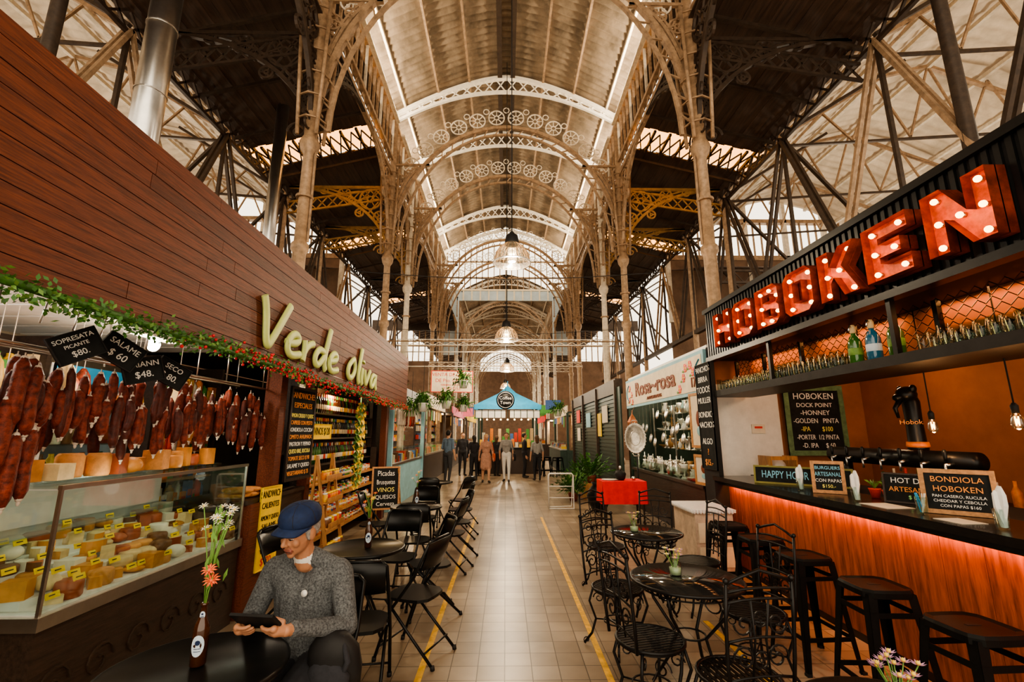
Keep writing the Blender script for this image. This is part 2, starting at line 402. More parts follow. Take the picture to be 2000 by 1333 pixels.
    for s in(-1,1):
        W=V((s*.118,-.39,.823)); K=C+V((s*.088,0,0))-nn*.024-v*.035
        H.append(('c',W,.024,K,.024,'skin')); H.append(('c',K-v*.018,.017,K+v*.024,.016,'skin'))
        for i in range(4):
            b0=K+v*(-.026+.0185*i)-nn*.002; L=(.8,.95,1,.9)[i]*.026
            p1=b0+V((-s*L,0,0))-nn*.004; p2=p1+V((-s*L*.9,0,0))+nn*.003; p3=p2+V((-s*L*.6,0,0))+nn*.008
            H+= [('c',b0,.0095,p1,.009,'skin'),('c',p1,.009,p2,.0082,'skin'),('c',p2,.0082,p3,.0072,'skin')]
        t0=K+V((s*.012,0,0))+nn*.006-v*.015; t1=C+V((s*.098,0,0))+nn*.018-v*.04; t2=C+V((s*.07,0,0))+nn*.020-v*.02; t3=C+V((s*.05,0,0))+nn*.0165-v*.008
        H+= [('c',t0,.014,t1,.0115,'skin'),('c',t1,.0115,t2,.0105,'skin'),('c',t2,.0105,t3,.009,'skin')]
    blob('hands',H,{'skin':skin},.003,Matrix(),2,parent=o)
    bd=MB(); bd.cyl((.055,-.168,.905),(.055,-.174,.906),.016,white,n=14); bd.obj('lapel_badge',o)
    g=MB()
    g.lathe([(.05,0),(.12,.02),(.135,.12),(.125,.22),(.08,.28),(.02,.30)],(.25,-.15,.47),blackm,14,Matrix.Rotation(.25,3,'X'),sy=.65)
    g.lathe([(.03,0),(.1,.02),(.11,.1),(.06,.16)],(.25,-.25,.49),pants,12,sy=.4)
    g.tube([(.2,-.1,.75),(.24,-.05,.83),(.28,-.1,.75)],.012,blackm,6); g.tube([(.3,-.22,.55),(.36,-.28,.66),(.3,-.22,.74)],.014,pants,6)
    g.tube([(.17,-.26,.52),(.18,-.24,.62),(.2,-.18,.72)],.006,chrome,5)
    g.obj('backpack',o)
seated_man()
dk=M('cloth_black',(.02,.02,.025),.9,0,.3,20); bl=M('cloth_blue_grey',(.12,.18,.26),.9,0,.2,20); wh=M('cloth_white',(.75,.73,.7),.9,0,.06,20)
gy=M('cloth_grey',(.30,.29,.28),.9,0,.15,20); rs=M('cloth_rose',(.45,.24,.17),.9,0,.25,20); hb=M('hair_brown',(.10,.05,.025),.8,0,.3,40); hbl=M('hair_blond',(.42,.26,.11),.8,0,.2,40); hk=M('hair_black',(.015,.012,.01),.7,0,.3,40)
kh=M('cloth_dark_shorts',(.05,.05,.055),.9,0,.2,20); org=M('bag_red_orange',(.6,.1,.03),.7,0,.2,10)
person('standing_man',-2.0,16.4,radians(150),1.80,bl,kh,hk,skinl,pose='hold',skirt=False)
person('standing_woman',-1.15,17.2,radians(200),1.62,dk,dk,hk,skinl,True,sleeve=True)
person('walking_woman',-.68,16.6,radians(8),1.66,rs,rs,hbl,skinl,True,'walk',bag=org,skirt=True)
person('walking_woman',.04,16.8,radians(-6),1.72,gy,wh,hb,skinl,True,'walk',bag=dk)
person('standing_woman',1.17,17.3,radians(190),1.62,gy,dk,hb,skinl,True)
person('standing_man',.75,18.3,radians(90),1.70,dk,dk,hk,skinl,sleeve=True)
person('standing_man',-1.75,19.2,radians(20),1.72,dk,pants,hb,skinl,sleeve=True)
person('standing_woman',-.35,19.0,radians(150),1.6,dk,dk,hb,skinl,True,sleeve=True)

# ---------------------------------------------------------------- room shell
b=MB(); b.quad((-15,-4,0),(15,-4,0),(15,62,0),(-15,62,0),floor_mat()); b.obj('floor')
b=MB()
for x0,y0,y1 in((-.61,1,9.9),(.745,1,9.9),(1.85,1,4.6)): b.bx(x0-.024,x0+.024,y0,y1,.0005,.003,yellowl)
b.obj('yellow_floor_marking')

def corr(name,prof,y0,y1,per,amp,mat):
    n=int((y1-y0)/per*4); vs=[];fs=[];m=len(prof)
    for i in range(n+1):
        y=y0+(y1-y0)*i/n; dz=amp*sin(2*pi*(y-y0)/per)
        for (x,z) in prof: vs.append((x,y,z+dz))
    for i in range(n):
        for j in range(m-1): fs.append((i*m+j,i*m+j+1,(i+1)*m+j+1,(i+1)*m+j))
    b=MB(); b.add(vs,fs,mat,True); return b.obj(name)
def nz(x): return 11.25+1.6*(1-abs(x/3.75)**1.55)
prof=[(-3.75+7.5*i/16,nz(-3.75+7.5*i/16)) for i in range(17)]
corr('ceiling_nave',prof,-3,23.4,.22,.04,roofm); corr('ceiling_nave',prof,31,61,.44,.04,roofm)
corr('ceiling_lantern',[(x,z+3.4) for x,z in [(-4.2,11.6),(-2,12.8),(0,13.4),(2,12.8),(4.2,11.6)]],23,31.5,.34,.02,roofl)
b=MB()
for x in(-3.1,-2.1,-1.15,1.15,2.1,3.1):
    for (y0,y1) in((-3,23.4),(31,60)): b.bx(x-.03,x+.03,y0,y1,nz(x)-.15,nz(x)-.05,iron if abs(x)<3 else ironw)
for x in(-.2,.2): b.bx(x-.07,x+.07,-3,23.4,nz(x)-.22,nz(x)-.05,irond)
b.bx(-.2,.2,31,60,12.6,12.7,irond)
b.obj('roof_purlins')
for s in(-1,1):
    b=MB()
    for (y0,y1) in((-3,23.4),(31,60)):
        for z in(9.3,9.75,11.12): b.bx(s*3.42-.06,s*3.42+.06,y0,y1,z-.05,z+.05,iron)
        y=y0
        while y<y1:
            b.bx(s*3.42-.03,s*3.42+.03,y,y+.05,9.75,11.1,iron if int(y*3)%4 else ironw); y+=.34
        y=y0
        while y<y1-.4: 
            b.tube([(s*3.42,y,9.3),(s*3.42,y+.22,9.75),(s*3.42,y+.44,9.3)],.018,iron,4); y+=.44
        for z in(9.85,9.98,10.11,10.24,10.37,10.5): b.box((s*3.5,(y0+y1)/2,z),(.12,y1-y0,.012),irond,Matrix.Rotation(s*.6,3,'Y'))
    b.obj('clerestory_louvre')
for s in(-1,1):
    b=MB()
    for (y0,y1) in((-3,10.5),(11.4,16.4),(17.2,24),(24.9,60)):
        for i in range(13):
            t=i/13; x=3.5+t*3.1; z=9.55-t*.75
            b.box((s*(x+.12),(y0+y1)/2,z+(.014 if i%2 else -.01)),(.285,y1-y0,.03),roofd,Matrix.Rotation(s*.24,3,'Y'))
        for y in np.arange(y0+.3,y1,1.4): b.tube([(s*3.45,y,9.46),(s*6.6,y,8.68)],.045,irond,4)
    b.obj('ceiling_aisle')
    b=MB()
    for y in (10.95,16.8,24.45):
        b.quad((s*3.5,y-.45,9.62),(s*6.7,y-.45,8.85),(s*6.7,y+.45,8.85),(s*3.5,y+.45,9.62),M('skylight_glass',(1,.7,.35),.5,emit=4.2,ec=(1,.43,.11),var=.1))
        for i in range(9):
            t=i/8; b.bx(s*(3.5+3.15*t)-.03,s*(3.5+3.15*t)+.03,y-.45,y+.45,9.5-.77*t,9.56-.77*t,irond)
        for i in range(12):
            t=i/12; t2=(i+1)/12; b.tube([(s*(3.5+3.15*t),y-.4,9.48-.77*t),(s*(3.5+3.15*t2),y+.4,9.48-.77*t2)],.022,irond,4); b.tube([(s*(3.5+3.15*t),y+.4,9.48-.77*t),(s*(3.5+3.15*t2),y-.4,9.48-.77*t2)],.022,irond,4)
    b.obj('window_skylight_aisle')
for s in(-1,1):
    corr('ceiling_outer_hall',[(s*x,z) for x,z in [(6.5,8.9),(8,9.9),(9.8,11.0),(11,11.3),(12.6,10.9),(14.6,9.9)]],-3,17.5,.3,.03,roofl)
    b=MB()
    for x,z in((7.2,9.3),(8.4,10.05),(9.6,10.8),(11,11.15),(12.4,10.85),(13.6,10.3)): b.bx(s*x-.05,s*x+.05,-3,17.3,z-.12,z-.02,ironw)
    for y in np.arange(-1,17,2.77):
        b.tube([(s*6.5,y,8.75),(s*9.8,y,10.8),(s*11,y,11.1),(s*14.5,y,9.7)],.06,iron,4)
        b.tube([(s*6.5,y,8.7),(s*14.5,y,9.3)],.04,irond,4)
        for x,z in((8,9.7),(9.5,10.6),(11,11.1),(12.5,10.7)):
            b.tube([(s*x,y,z),(s*(x-.8),y,8.75+(x-7.3)*.075)],.03,iron,4); b.tube([(s*x,y,z),(s*(x+.7),y,8.75+(x-5.8)*.075)],.03,iron,4)
    b.obj('roof_rafters')
    b=MB()
    b.bx(s*14.5,s*14.7,-3,17.5,0,8.2,plaster)
    for y in np.arange(-3,17.5,.8): b.bx(s*14.5,s*14.6,y,y+.07,8.2,9.9,iron)
    for z in(8.2,9.0,9.8): b.bx(s*14.48,s*14.62,-3,17.5,z-.04,z+.04,iron)
    b.obj('wall_left' if s<0 else 'wall_right')
    b=MB()
    b.bx(s*6.6,s*14.6,17.4,17.6,0,8.6,plaster)
    b.bx(s*6.6,s*14.6,17.35,17.6,8.6,8.8,iron); b.bx(s*6.6,s*14.6,17.35,17.6,10.25,10.4,iron)
    for x in np.arange(6.6,14.6,.33): b.bx(s*x-.02,s*x+.02,17.42,17.5,8.8,10.3,iron)
    for x in np.arange(6.6,14.6,1.65): b.bx(s*x-.07,s*x+.07,17.35,17.55,6,11.2,ironw)
    b.obj('window_band')
    b=MB()
    for i in range(8): b.box((s*10.6,14.2+i*.42,7.1+i*.14),(7.8,.46,.03),roofd,Matrix.Rotation(.32,3,'X'))
    b.tube([(s*6.7,14.0,6.9),(s*14.4,14.0,6.9)],.05,irond,4); b.tube([(s*6.7,14.0,6.5),(s*14.4,14.0,6.5)],.05,irond,4)
    for i in range(22): b.tube([(s*(6.7+i*.35),14,6.5 if i%2 else 6.9),(s*(7.05+i*.35),14,6.9 if i%2 else 6.5)],.02,irond,4)
    b.obj('ceiling_low_annex')
    b=MB()
    x0,x1=3.4,9
    b.bx(s*x0,s*x1,30,30.2,0,6.4,plaster)
    b.bx(s*x0,s*x1,30,30.2,8.5,9.2,irond)
    for x in np.arange(x0,x1,.4): b.bx(s*x-.025,s*x+.025,30,30.1,6.4,8.5,iron)
    b.bx(s*x0,s*x1,29.98,30.12,7.4,7.5,iron); b.obj('window_band')
# lantern
b=MB()
b.bx(-4.5,4.5,31,31.15,10.9,11.7,plasterw)
for s in(-1,1):
    b.bx(s*4.5,s*3.3,31.001,31.15,7,11.7,plasterw)
    b.bx(s*4.2,s*4.3,23.4,31,11.3,11.9,plasterw); b.bx(s*4.2,s*4.3,23.4,31,9,11.3,irond)
for i in range(15): x=-4.2+i*.6; b.bx(x-.05,x+.05,30.96,31.0,10.9,11.65,cream)
b.bx(-4.4,4.4,30.94,31.0,11.6,11.72,cream)
for x in np.arange(-4.2,4.3,.42): b.bx(x-.03,x+.03,31,31.1,11.7,15.2,iron)
for z in(12.6,13.8): b.bx(-4.2,4.2,31,31.1,z-.05,z+.05,iron)
for y in np.arange(23.6,31,.6):
    for s in(-1,1): b.bx(s*4.2,s*4.28,y,y+.06,11.9,15.2,ironw)
b.obj('window_lantern')
b=MB(); b.bx(-9,9,61,61.2,0,7,plaster)
for x in np.arange(-3.4,3.5,.45): b.bx(x-.03,x+.03,61,61.1,7,12.9,iron)
for z in(8.2,9.4,10.6): b.bx(-3.4,3.4,61,61.1,z-.04,z+.04,iron)
b.bx(-3.4,3.4,60.9,61.0,7,9.8,plaster)
for s in(-1,1): b.bx(s*3.4,s*9,61,61.2,7,9.5,plaster)
b.obj('wall_back')

# ---------------------------------------------------------------- iron structure
def bracket(b,o,d,R,z0,z1,m,t=.03):
    o=V(o);d=V(d);Z=V((0,0,1)); H=z1-z0
    P=lambda u,z:o+d*u+Z*z
    N=14; arc=[P(R*(1-cos(pi/2*i/N)),z0+H*sin(pi/2*i/N)) for i in range(N+1)]
    b.tube(arc,t*1.3,m,4); b.tube([P(R*.93*(1-cos(pi/2*i/N))-.0,min(z1,z0+H*.1+H*.93*sin(pi/2*i/N))) for i in range(N+1)],t*.8,m,4)
    b.tube([P(.05,z0),P(.05,z1)],t,m,4); b.tube([P(0,z1),P(R,z1)],t*1.3,m,4)
    q=min(R,H)
    for (u,z,r) in((.20,.17,.135),(.10,.42,.075),(.46,.095,.08),(.30,.36,.05),(.06,.60,.045),(.66,.045,.045),(.38,.2,.04)):
        b.wheel(P(u*R,z1-z*H),d,Z,r*q*1.05,t*.75,m,6 if r>.06 else 3)
    for i in range(2,N,2):
        a=arc[i]; u=(a-o).dot(d); z=a.z
        b.tube([a,P(u*.55,z+(z1-z)*.45)],t*.6,m,4)
    b.spiral(P(R*.08,z0+H*.12),d,Z,.08*q,1.2,t*.5,m)
def lattice(b,p0,p1,dep,m,n,t=.025,up=V((0,0,1))):
    p0=V(p0);p1=V(p1); u=up*dep
    b.tube([p0,p1],t,m,4); b.tube([p0+u,p1+u],t,m,4)
    for i in range(n):
        a=p0.lerp(p1,i/n); c=p0.lerp(p1,(i+1)/n)
        b.tube([a,c+u],t*.6,m,4); b.tube([a+u,c],t*.6,m,4)
CY=[7.1,12.4,15.1,20.7,23.4,31.2,36.6,39.3,45,47.7,53,56]
lblue=M('paint_light_blue',(.30,.50,.58),.5,0,.2,6)
for y in CY:
    far=y>24
    for s in(-1,1):
        b=MB(); x=s*3.4
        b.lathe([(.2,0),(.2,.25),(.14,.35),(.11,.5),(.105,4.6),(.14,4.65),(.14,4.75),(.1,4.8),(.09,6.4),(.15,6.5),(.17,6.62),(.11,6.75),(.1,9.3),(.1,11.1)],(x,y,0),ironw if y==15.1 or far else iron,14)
        if y==12.4 and s<0: b.lathe([(.205,.0),(.205,.26),(.145,.36),(.115,.5),(.112,2.7)],(x,y,0.001),lblue,14)
        b.ring((x,y,5.6),(1,0,0),(0,1,0),.12,.03,iron,12)
        if not far:
            for dx,dy in((.16,.16),(-.16,.16),(.16,-.16),(-.16,-.16)):
                b.cyl((x+dx,y+dy,6.7),(x+dx*1.6,y+dy*1.6,9.3),.035,iron,n=6)
            for zz in np.arange(7,9.3,.45): b.ring((x,y,zz),(1,0,0),(0,1,0),.25,.018,iron,8)
            if y<8: b.tube([(x-s*.12,y,4.8),(x-s*.12,y,6.5)],.02,iron,4)
        b.obj('iron_column')
        if y<32:
            b=MB()
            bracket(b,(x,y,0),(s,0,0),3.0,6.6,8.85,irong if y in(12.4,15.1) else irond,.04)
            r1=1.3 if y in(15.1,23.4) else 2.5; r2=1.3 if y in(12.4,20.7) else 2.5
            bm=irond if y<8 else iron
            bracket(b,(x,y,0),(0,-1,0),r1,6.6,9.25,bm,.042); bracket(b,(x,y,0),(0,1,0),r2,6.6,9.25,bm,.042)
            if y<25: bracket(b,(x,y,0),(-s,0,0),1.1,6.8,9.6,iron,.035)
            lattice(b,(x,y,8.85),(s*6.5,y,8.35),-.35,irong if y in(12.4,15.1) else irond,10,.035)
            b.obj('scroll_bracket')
    b=MB(); N=28
    for (rx,rz,t) in((3.35,4.05,.07),(3.1,3.8,.045)):
        b.tube([(rx*cos(pi*i/N),y,6.85+rz*sin(pi*i/N)) for i in range(N+1)],t,iron,4)
    for i in range(N): 
        a=pi*(i+.5)/N; a2=pi*(i+1)/N
        b.tube([(3.35*cos(a),y,6.85+4.05*sin(a)),(3.1*cos(a2),y,6.85+3.8*sin(a2))],.02,iron,4)
    if not far:
        M2=11
        for i in range(M2+1):
            a=radians(38)+radians(104)*i/M2; b.wheel((3.62*cos(a),y,6.95+4.3*sin(a)),(1,0,0),(0,0,1),.24,.022,ironw,8)
            if i<M2:
                a2=a+radians(52)/M2; b.ring((3.75*cos(a2),y,7.1+4.4*sin(a2)),(1,0,0),(0,0,1),.09,.015,ironw,8)
    b.obj('iron_arch')
    b=MB(); N=20
    top=[V((-3.5+7*i/N,y,nz(-3.5+7*i/N)-.18)) for i in range(N+1)]; bot=[V((-3.5+7*i/N,y,11.0+1.15*(1-abs((-3.5+7*i/N)/3.5)**2))) for i in range(N+1)]
    wb=M('iron_truss_white',(.82,.74,.62),.5,0,.1,9)
    b.tube(top,.085,wb,4); b.tube(bot,.06,wb,4)
    for i in range(N): b.tube([top[i],bot[i+1]],.02,wb,4); b.tube([bot[i],top[i+1]],.02,wb,4)
    if far: b.tube([(-3.4,y,11),(3.4,y,11)],.03,ironw,4)
    b.obj('roof_truss')
for s in(-1,1):
    b=MB(); x=s*6.5
    lattice(b,(x,-3,8.45),(x,30,8.45),.42,irond,82,.05)
    b.bx(x-.08,x+.08,-3,30,5.0,5.14,irond)
    y=-1.6
    k=0
    while y<29:
        m=irond if k%4!=3 else iron
        for dx in(-.06,.06):
            b.tube([(x+dx,y,8.5),(x+dx,y+1.38,5.1)],.045,m,4); b.tube([(x+dx,y,8.5),(x+dx,y-1.38,5.1)],.045,m,4)
        b.tube([(x,y,8.5),(x,y,5.1)],.045,irond,4)
        b.tube([(x,y,8.5),(s*9.2,y+.6,6.0)],.05,irond,4)
        b.tube([(x,y,8.6),(s*9.8,y,10.7)],.05,irond,4)
        y+=2.77; k+=1
    b.obj('lattice_girder')
    for y in(5.6,12.4,15.1,20.7,26):
        c=MB(); c.lathe([(.16,0),(.16,.3),(.1,.4),(.09,8.3),(.14,8.4),(.14,8.5)],(x,y,0),iron if y>6 else irond,12); c.obj('iron_column')
b=MB()
b.tube([(-3.4,12.4,4.2),(3.4,12.4,4.2)],.02,iron,5)
for (y,z) in((14,4.4),(20,4.6),(24,4.9)):
    lattice(b,(-3.4,y,z),(3.4,y,z),.18,ironw,18,.018)
b.obj('tie_beam')
b=MB(); b.cyl((-4.6,5.2,3.0),(-4.6,5.2,9.3),.17,chrome,n=20)
for z in(4,5,6,7): b.ring((-4.6,5.2,z),(1,0,0),(0,1,0),.172,.012,chrome,20)
b.cyl((-5.2,9.4,3.0),(-5.2,9.4,9.3),.13,chrome,n=16); b.obj('ventilation_duct')
def pendant(x,y,z,top,e,sc=1):
    b=MB()
    b.lathe([(.31,0),(.305,.02),(.27,.16),(.2,.27),(.12,.33),(.1,.34)],(x,y,z),glassw,24)
    b.ring((x,y,z),(1,0,0),(0,1,0),.31,.012,chrome,24)
    for i in range(24):
        a=2*pi*i/24; b.tube([(x+r*cos(a),y+r*sin(a),z+q) for r,q in((.308,.0),(.27,.16),(.2,.27),(.12,.33))],.006,iron,4)
    b.lathe([(.11,.32),(.12,.36),(.1,.48),(.05,.52),(.02,.56)],(x,y,z),blackm,16)
    b.cyl((x,y,z+.55),(x,y,top),.009,blackm,n=6); b.sph((x,y,z+.18),.06,M('lamp_bulb_glow',(1,.9,.7),.4,emit=2.5,ec=(1,.85,.6)),10)
    o=b.obj('pendant_lamp')
    l=bpy.data.lights.new('pendant_light','POINT'); l.energy=e; l.color=(1,.80,.55); l.shadow_soft_size=.12
    lo=bpy.data.objects.new('pendant_light',l); COL.objects.link(lo); lo.parent=o; lo.location=(x,y,z-.08)
pendant(.1,7.1,4.45,12.4,220); pendant(.02,11.5,4.05,12.4,320); pendant(.06,18.6,4.2,12.4,400); pendant(.0,27,4.3,12,420); pendant(.0,38,4.3,12,420)

# ---------------------------------------------------------------- furniture meshes
def m_folding():
    b=MB()
    for s in(-1,1):
        b.tube([(s*.2,.22,.012),(s*.2,.1,.36),(s*.2,-.1,.62),(s*.185,-.2,.84),(s*.15,-.205,.87)],.0125,black,8)
        b.tube([(s*.175,.16,.43),(s*.175,-.02,.25),(s*.18,-.27,.012)],.0115,black,8)
        b.cyl((s*.2,.1,.36),(s*.17,.1,.44),.008,black,n=6)
        b.cyl((s*.2,.22,0),(s*.2,.218,.03),.017,blackm,n=8); b.cyl((s*.18,-.272,0),(s*.18,-.266,.03),.017,blackm,n=8)
    b.tube([(-.15,-.205,.87),(0,-.215,.875),(.15,-.205,.87)],.0125,black,8)
    b.cyl((-.2,.19,.1),(.2,.19,.1),.008,black,n=6); b.cyl((-.18,-.2,.1),(.18,-.2,.1),.008,black,n=6)
    N=16; vs=[]
    for z in(.428,.45):
        for i in range(N):
            a=2*pi*i/N+pi/16; r=(abs(cos(a))**4+abs(sin(a))**4)**-.25; vs.append((.185*r*cos(a),-.0+.19*r*sin(a),z))
    b.add(vs,[tuple(range(N-1,-1,-1)),tuple(range(N,2*N))]+[(i,(i+1)%N,N+(i+1)%N,N+i) for i in range(N)],black)
    vs=[]; K=8
    for j,(z,y0) in enumerate(((.66,-.135),(.76,-.175),(.86,-.205))):
        for i in range(K+1):
            t=-1+2*i/K; vs.append((t*.18,y0-.03*(1-t*t),z+(.012*(1-t*t) if j==2 else 0)))
    n0=len(vs); vs+=[(p[0],p[1]-.012,p[2]) for p in vs]
    fs=[]
    for j in range(2):
        for i in range(K):
            a=j*(K+1)+i; fs+=[(a,a+1,a+K+2,a+K+1),(n0+a,n0+a+K+1,n0+a+K+2,n0+a+1)]
    for i in range(K): fs+=[(i,n0+i,n0+i+1,i+1),(2*(K+1)+i,2*(K+1)+i+1,n0+2*(K+1)+i+1,n0+2*(K+1)+i)]
    b.add(vs,fs,black,True); return b.mesh('folding_chair')
stoolb=M('stool_black_metal',(.006,.0055,.005),.5,0,.3,10,spec=.16)
def m_stool():
    b=MB(); N=20; vs=[]; black=stoolb
    for z,k in((.715,1.02),(.745,1.02),(.76,.97),(.752,.8)):
        for i in range(N):
            a=2*pi*i/N; r=(abs(cos(a))**5+abs(sin(a))**5)**-.2; vs.append((.158*k*r*cos(a),.158*k*r*sin(a),z))
    fs=[tuple(range(N-1,-1,-1)),tuple(3*N+i for i in range(N))]
    for j in range(3): fs+=[(j*N+i,j*N+(i+1)%N,(j+1)*N+(i+1)%N,(j+1)*N+i) for i in range(N)]
    b.add(vs,fs,black); b.box((0,0,.7525),(.075,.02,.003),blackm)
    for sx in(-1,1):
        for sy in(-1,1):
            t=V((sx*.145,sy*.145,.735)); f=V((sx*.215,sy*.215,.0))
            for d in((1,0),(0,1)):
                ox=V((-sx*.055*d[0],-sy*.055*d[1],0)); o2=V((-sx*.032*d[0],-sy*.032*d[1],0)); e=.003
                b.add([t,t+ox,f+o2,f, t-V((sx*e*d[1],sy*e*d[0],0)),t+ox-V((sx*e*d[1],sy*e*d[0],0)),f+o2-V((sx*e*d[1],sy*e*d[0],0)),f-V((sx*e*d[1],sy*e*d[0],0))],[(0,1,2,3),(7,6,5,4),(0,4,5,1),(2,6,7,3),(1,5,6,2),(0,3,7,4)],black)
            b.box((sx*.208,sy*.208,.009),(.035,.035,.018),blackm)
    for z,r in((.22,.188),(.62,.152)):
        for s in(-1,1):
            b.box((0,s*r,z),(2*r,.006,.03),black); b.box((s*r,0,z),(.006,2*r,.03),black)
    b.box((0,0,.71),(.27,.27,.012),black); return b.mesh('bar_stool')
def m_ornate():
    b=MB(); t=.0085; I=blackiron; X=V((1,0,0));Y=V((0,1,0));Z=V((0,0,1))
    b.ring((0,0,.45),X,Y,.205,.011,I,24,6); b.ring((0,0,.43),X,Y,.19,.006,I,24)
    for i in range(-6,7):
        u=i*.03; w=sqrt(max(0,.2**2-u*u)); b.box((u,0,.452),(.017,2*w,.005),I)
    b.box((0,0,.449),(.38,.02,.004),I)
    for sx in(-1,1):
        for sy in(-1,1):
            b.tube([(sx*.14,sy*.14,.44),(sx*.165,sy*.165,.33),(sx*.13,sy*.13,.2),(sx*.155,sy*.155,.09),(sx*.2,sy*.2,.012)],t*1.15,I,6)
            b.spiral((sx*.185,sy*.185,.035),V((sx,sy,0)).normalized(),Z,.03,1.1,.005,I,12,ph=-1.2)
            b.spiral((sx*.11,sy*.11,.36),V((sx,sy,0)).normalized(),Z,.045,1.3,.005,I,14)
    b.ring((0,0,.2),X,Y,.12,.006,I,16); b.tube([(-.13,-.13,.2),(.13,.13,.2)],.006,I,5); b.tube([(-.13,.13,.2),(.13,-.13,.2)],.006,I,5)
    q=lambda u,z:V((u,-.19-.16*(z-.45)*.6,z))
    for s in(-1,1):
        b.tube([q(s*.17,.45),q(s*.18,.6),q(s*.185,.8),q(s*.18,.97)],t*1.2,I,6); b.sph(q(s*.18,.985),.016,I,8)
        b.spiral(q(s*.09,.62),X,Z,.06,1.4,.0055,I,18,ph=0 if s>0 else pi,sgn=s); b.spiral(q(s*.09,.78),X,Z,.055,1.3,.0055,I,18,ph=0 if s>0 else pi,sgn=-s)
        b.tube([q(s*.05,.5),q(s*.03,.7),q(s*.05,.9)],.006,I,5)
    for z in(.52,.7,.88,.93): b.tube([q(-.18,z),q(-.09,z+.012),q(0,z+.016),q(.09,z+.012),q(.18,z)],.007,I,6)
    b.tube([q(-.18,.97),q(-.1,1.0),q(0,1.03),q(.1,1.0),q(.18,.97)],.009,I,6); b.wheel(q(0,.8),X,Z,.035,.004,I,4); b.wheel(q(0,.61),X,Z,.035,.004,I,4)
    return b.mesh('wrought_iron_chair')
FC=m_folding(); ST=m_stool(); OC=m_ornate()
man_r=pi-radians(10)
def fchair(x,y,r): mkobj('folding_chair',FC,None,place(x,y,0,r))
fchair(-1.03,2.74,man_r+.1)
fchair(-.99,3.42,radians(8)); fchair(-.72,4.0,radians(70)); fchair(-1.12,5.08,radians(172)); fchair(-.74,4.85,radians(112))
fchair(-1.1,5.86,radians(5)); fchair(-.72,6.25,radians(80)); fchair(-.70,7.0,radians(105)); fchair(-1.25,7.35,radians(175))
fchair(-.75,8.1,radians(85)); fchair(-1.45,9.1,radians(5)); fchair(-.85,9.2,radians(60)); fchair(-1.85,6.85,radians(-85)); fchair(-1.9,4.35,radians(-95))
for y,r in((2.50,.05),(3.13,-.04),(3.84,.06),(4.46,0),(5.08,.03)): mkobj('bar_stool',ST,None,place(2.36,y,0,r))
def ochair(x,y,r): mkobj('wrought_iron_chair',OC,None,place(x,y,0,r))
ochair(.93,4.08,radians(-150)); ochair(1.23,2.68,radians(8)); ochair(1.78,3.55,radians(100)); ochair(.90,3.12,radians(-75))
ochair(1.15,5.5,radians(-150)); ochair(1.92,4.85,radians(95)); ochair(1.75,5.6,radians(160))
def round_table(x,y,r,z,top=black,glasstop=False):
    b=MB()
    b.lathe([(r-.015,z-.03),(r,z-.025),(r+.004,z-.01),(r,z+.0),(r-.012,z+.003),(r-.016,z-.004),(0,z-.004)],(x,y,0),top,48)
    b.ring((x,y,z-.03),(1,0,0),(0,1,0),r*.6,.01,black,24)
    for i in range(4):
        a=pi/4+i*pi/2; c=V((x+r*.55*cos(a),y+r*.55*sin(a),z-.03)); f=V((x+r*.75*cos(a+.3),y+r*.75*sin(a+.3),.012))
        mid=V((x+r*.18*cos(a+.1),y+r*.18*sin(a+.1),z*.5)); b.tube([c,c.lerp(mid,.5)+V((0,0,0)),mid,mid.lerp(f,.6),f],.012,black,8)
    b.ring((x,y,z*.5),(1,0,0),(0,1,0),r*.2,.009,black,16)
    return b.obj('round_bistro_table')
def iron_table(x,y,r,z):
    b=MB(); X=V((1,0,0));Y=V((0,1,0));Z=V((0,0,1)); c=V((x,y,0))
    b.lathe([(0,z-.012),(r,z-.012),(r,z),(0,z)],(x,y,0),M('table_dark_glass',(.015,.015,.015),.08,0,.2,4,coat=.3),40)
    b.ring(c+Z*(z-.01),X,Y,r+.005,.012,blackiron,32,6); b.ring(c+Z*(z-.06),X,Y,r*.85,.006,blackiron,28)
    for i in range(16):
        a=2*pi*i/16; d=V((cos(a),sin(a),0)); b.tube([c+d*r+Z*(z-.01),c+d*r*.85+Z*(z-.06)],.004,blackiron,4)
    for i in range(4):
        a=pi/4+i*pi/2; d=V((cos(a),sin(a),0))
        b.tube([c+d*r*.8+Z*(z-.05),c+d*r*.7+Z*.55,c+d*r*.3+Z*.38,c+d*r*.45+Z*.2,c+d*r*.8+Z*.012],.011,blackiron,6)
        b.spiral(c+d*r*.5+Z*.6,d,Z,.09,1.4,.006,blackiron,20); b.spiral(c+d*r*.6+Z*.1,d,Z,.07,1.3,.006,blackiron,18,ph=pi,sgn=-1)
    b.ring(c+Z*.38,X,Y,r*.28,.007,blackiron,16)
    return b.obj('wrought_iron_table')
T1=(-1.32,2.2); round_table(*T1,.365,.72); round_table(-1.24,4.3,.35,.72); round_table(-1.22,6.6,.35,.72); round_table(-1.45,9.75,.34,.72)
iron_table(1.24,3.36,.36,.73); iron_table(1.42,4.85,.34,.73); iron_table(1.36,1.72,.34,.73)

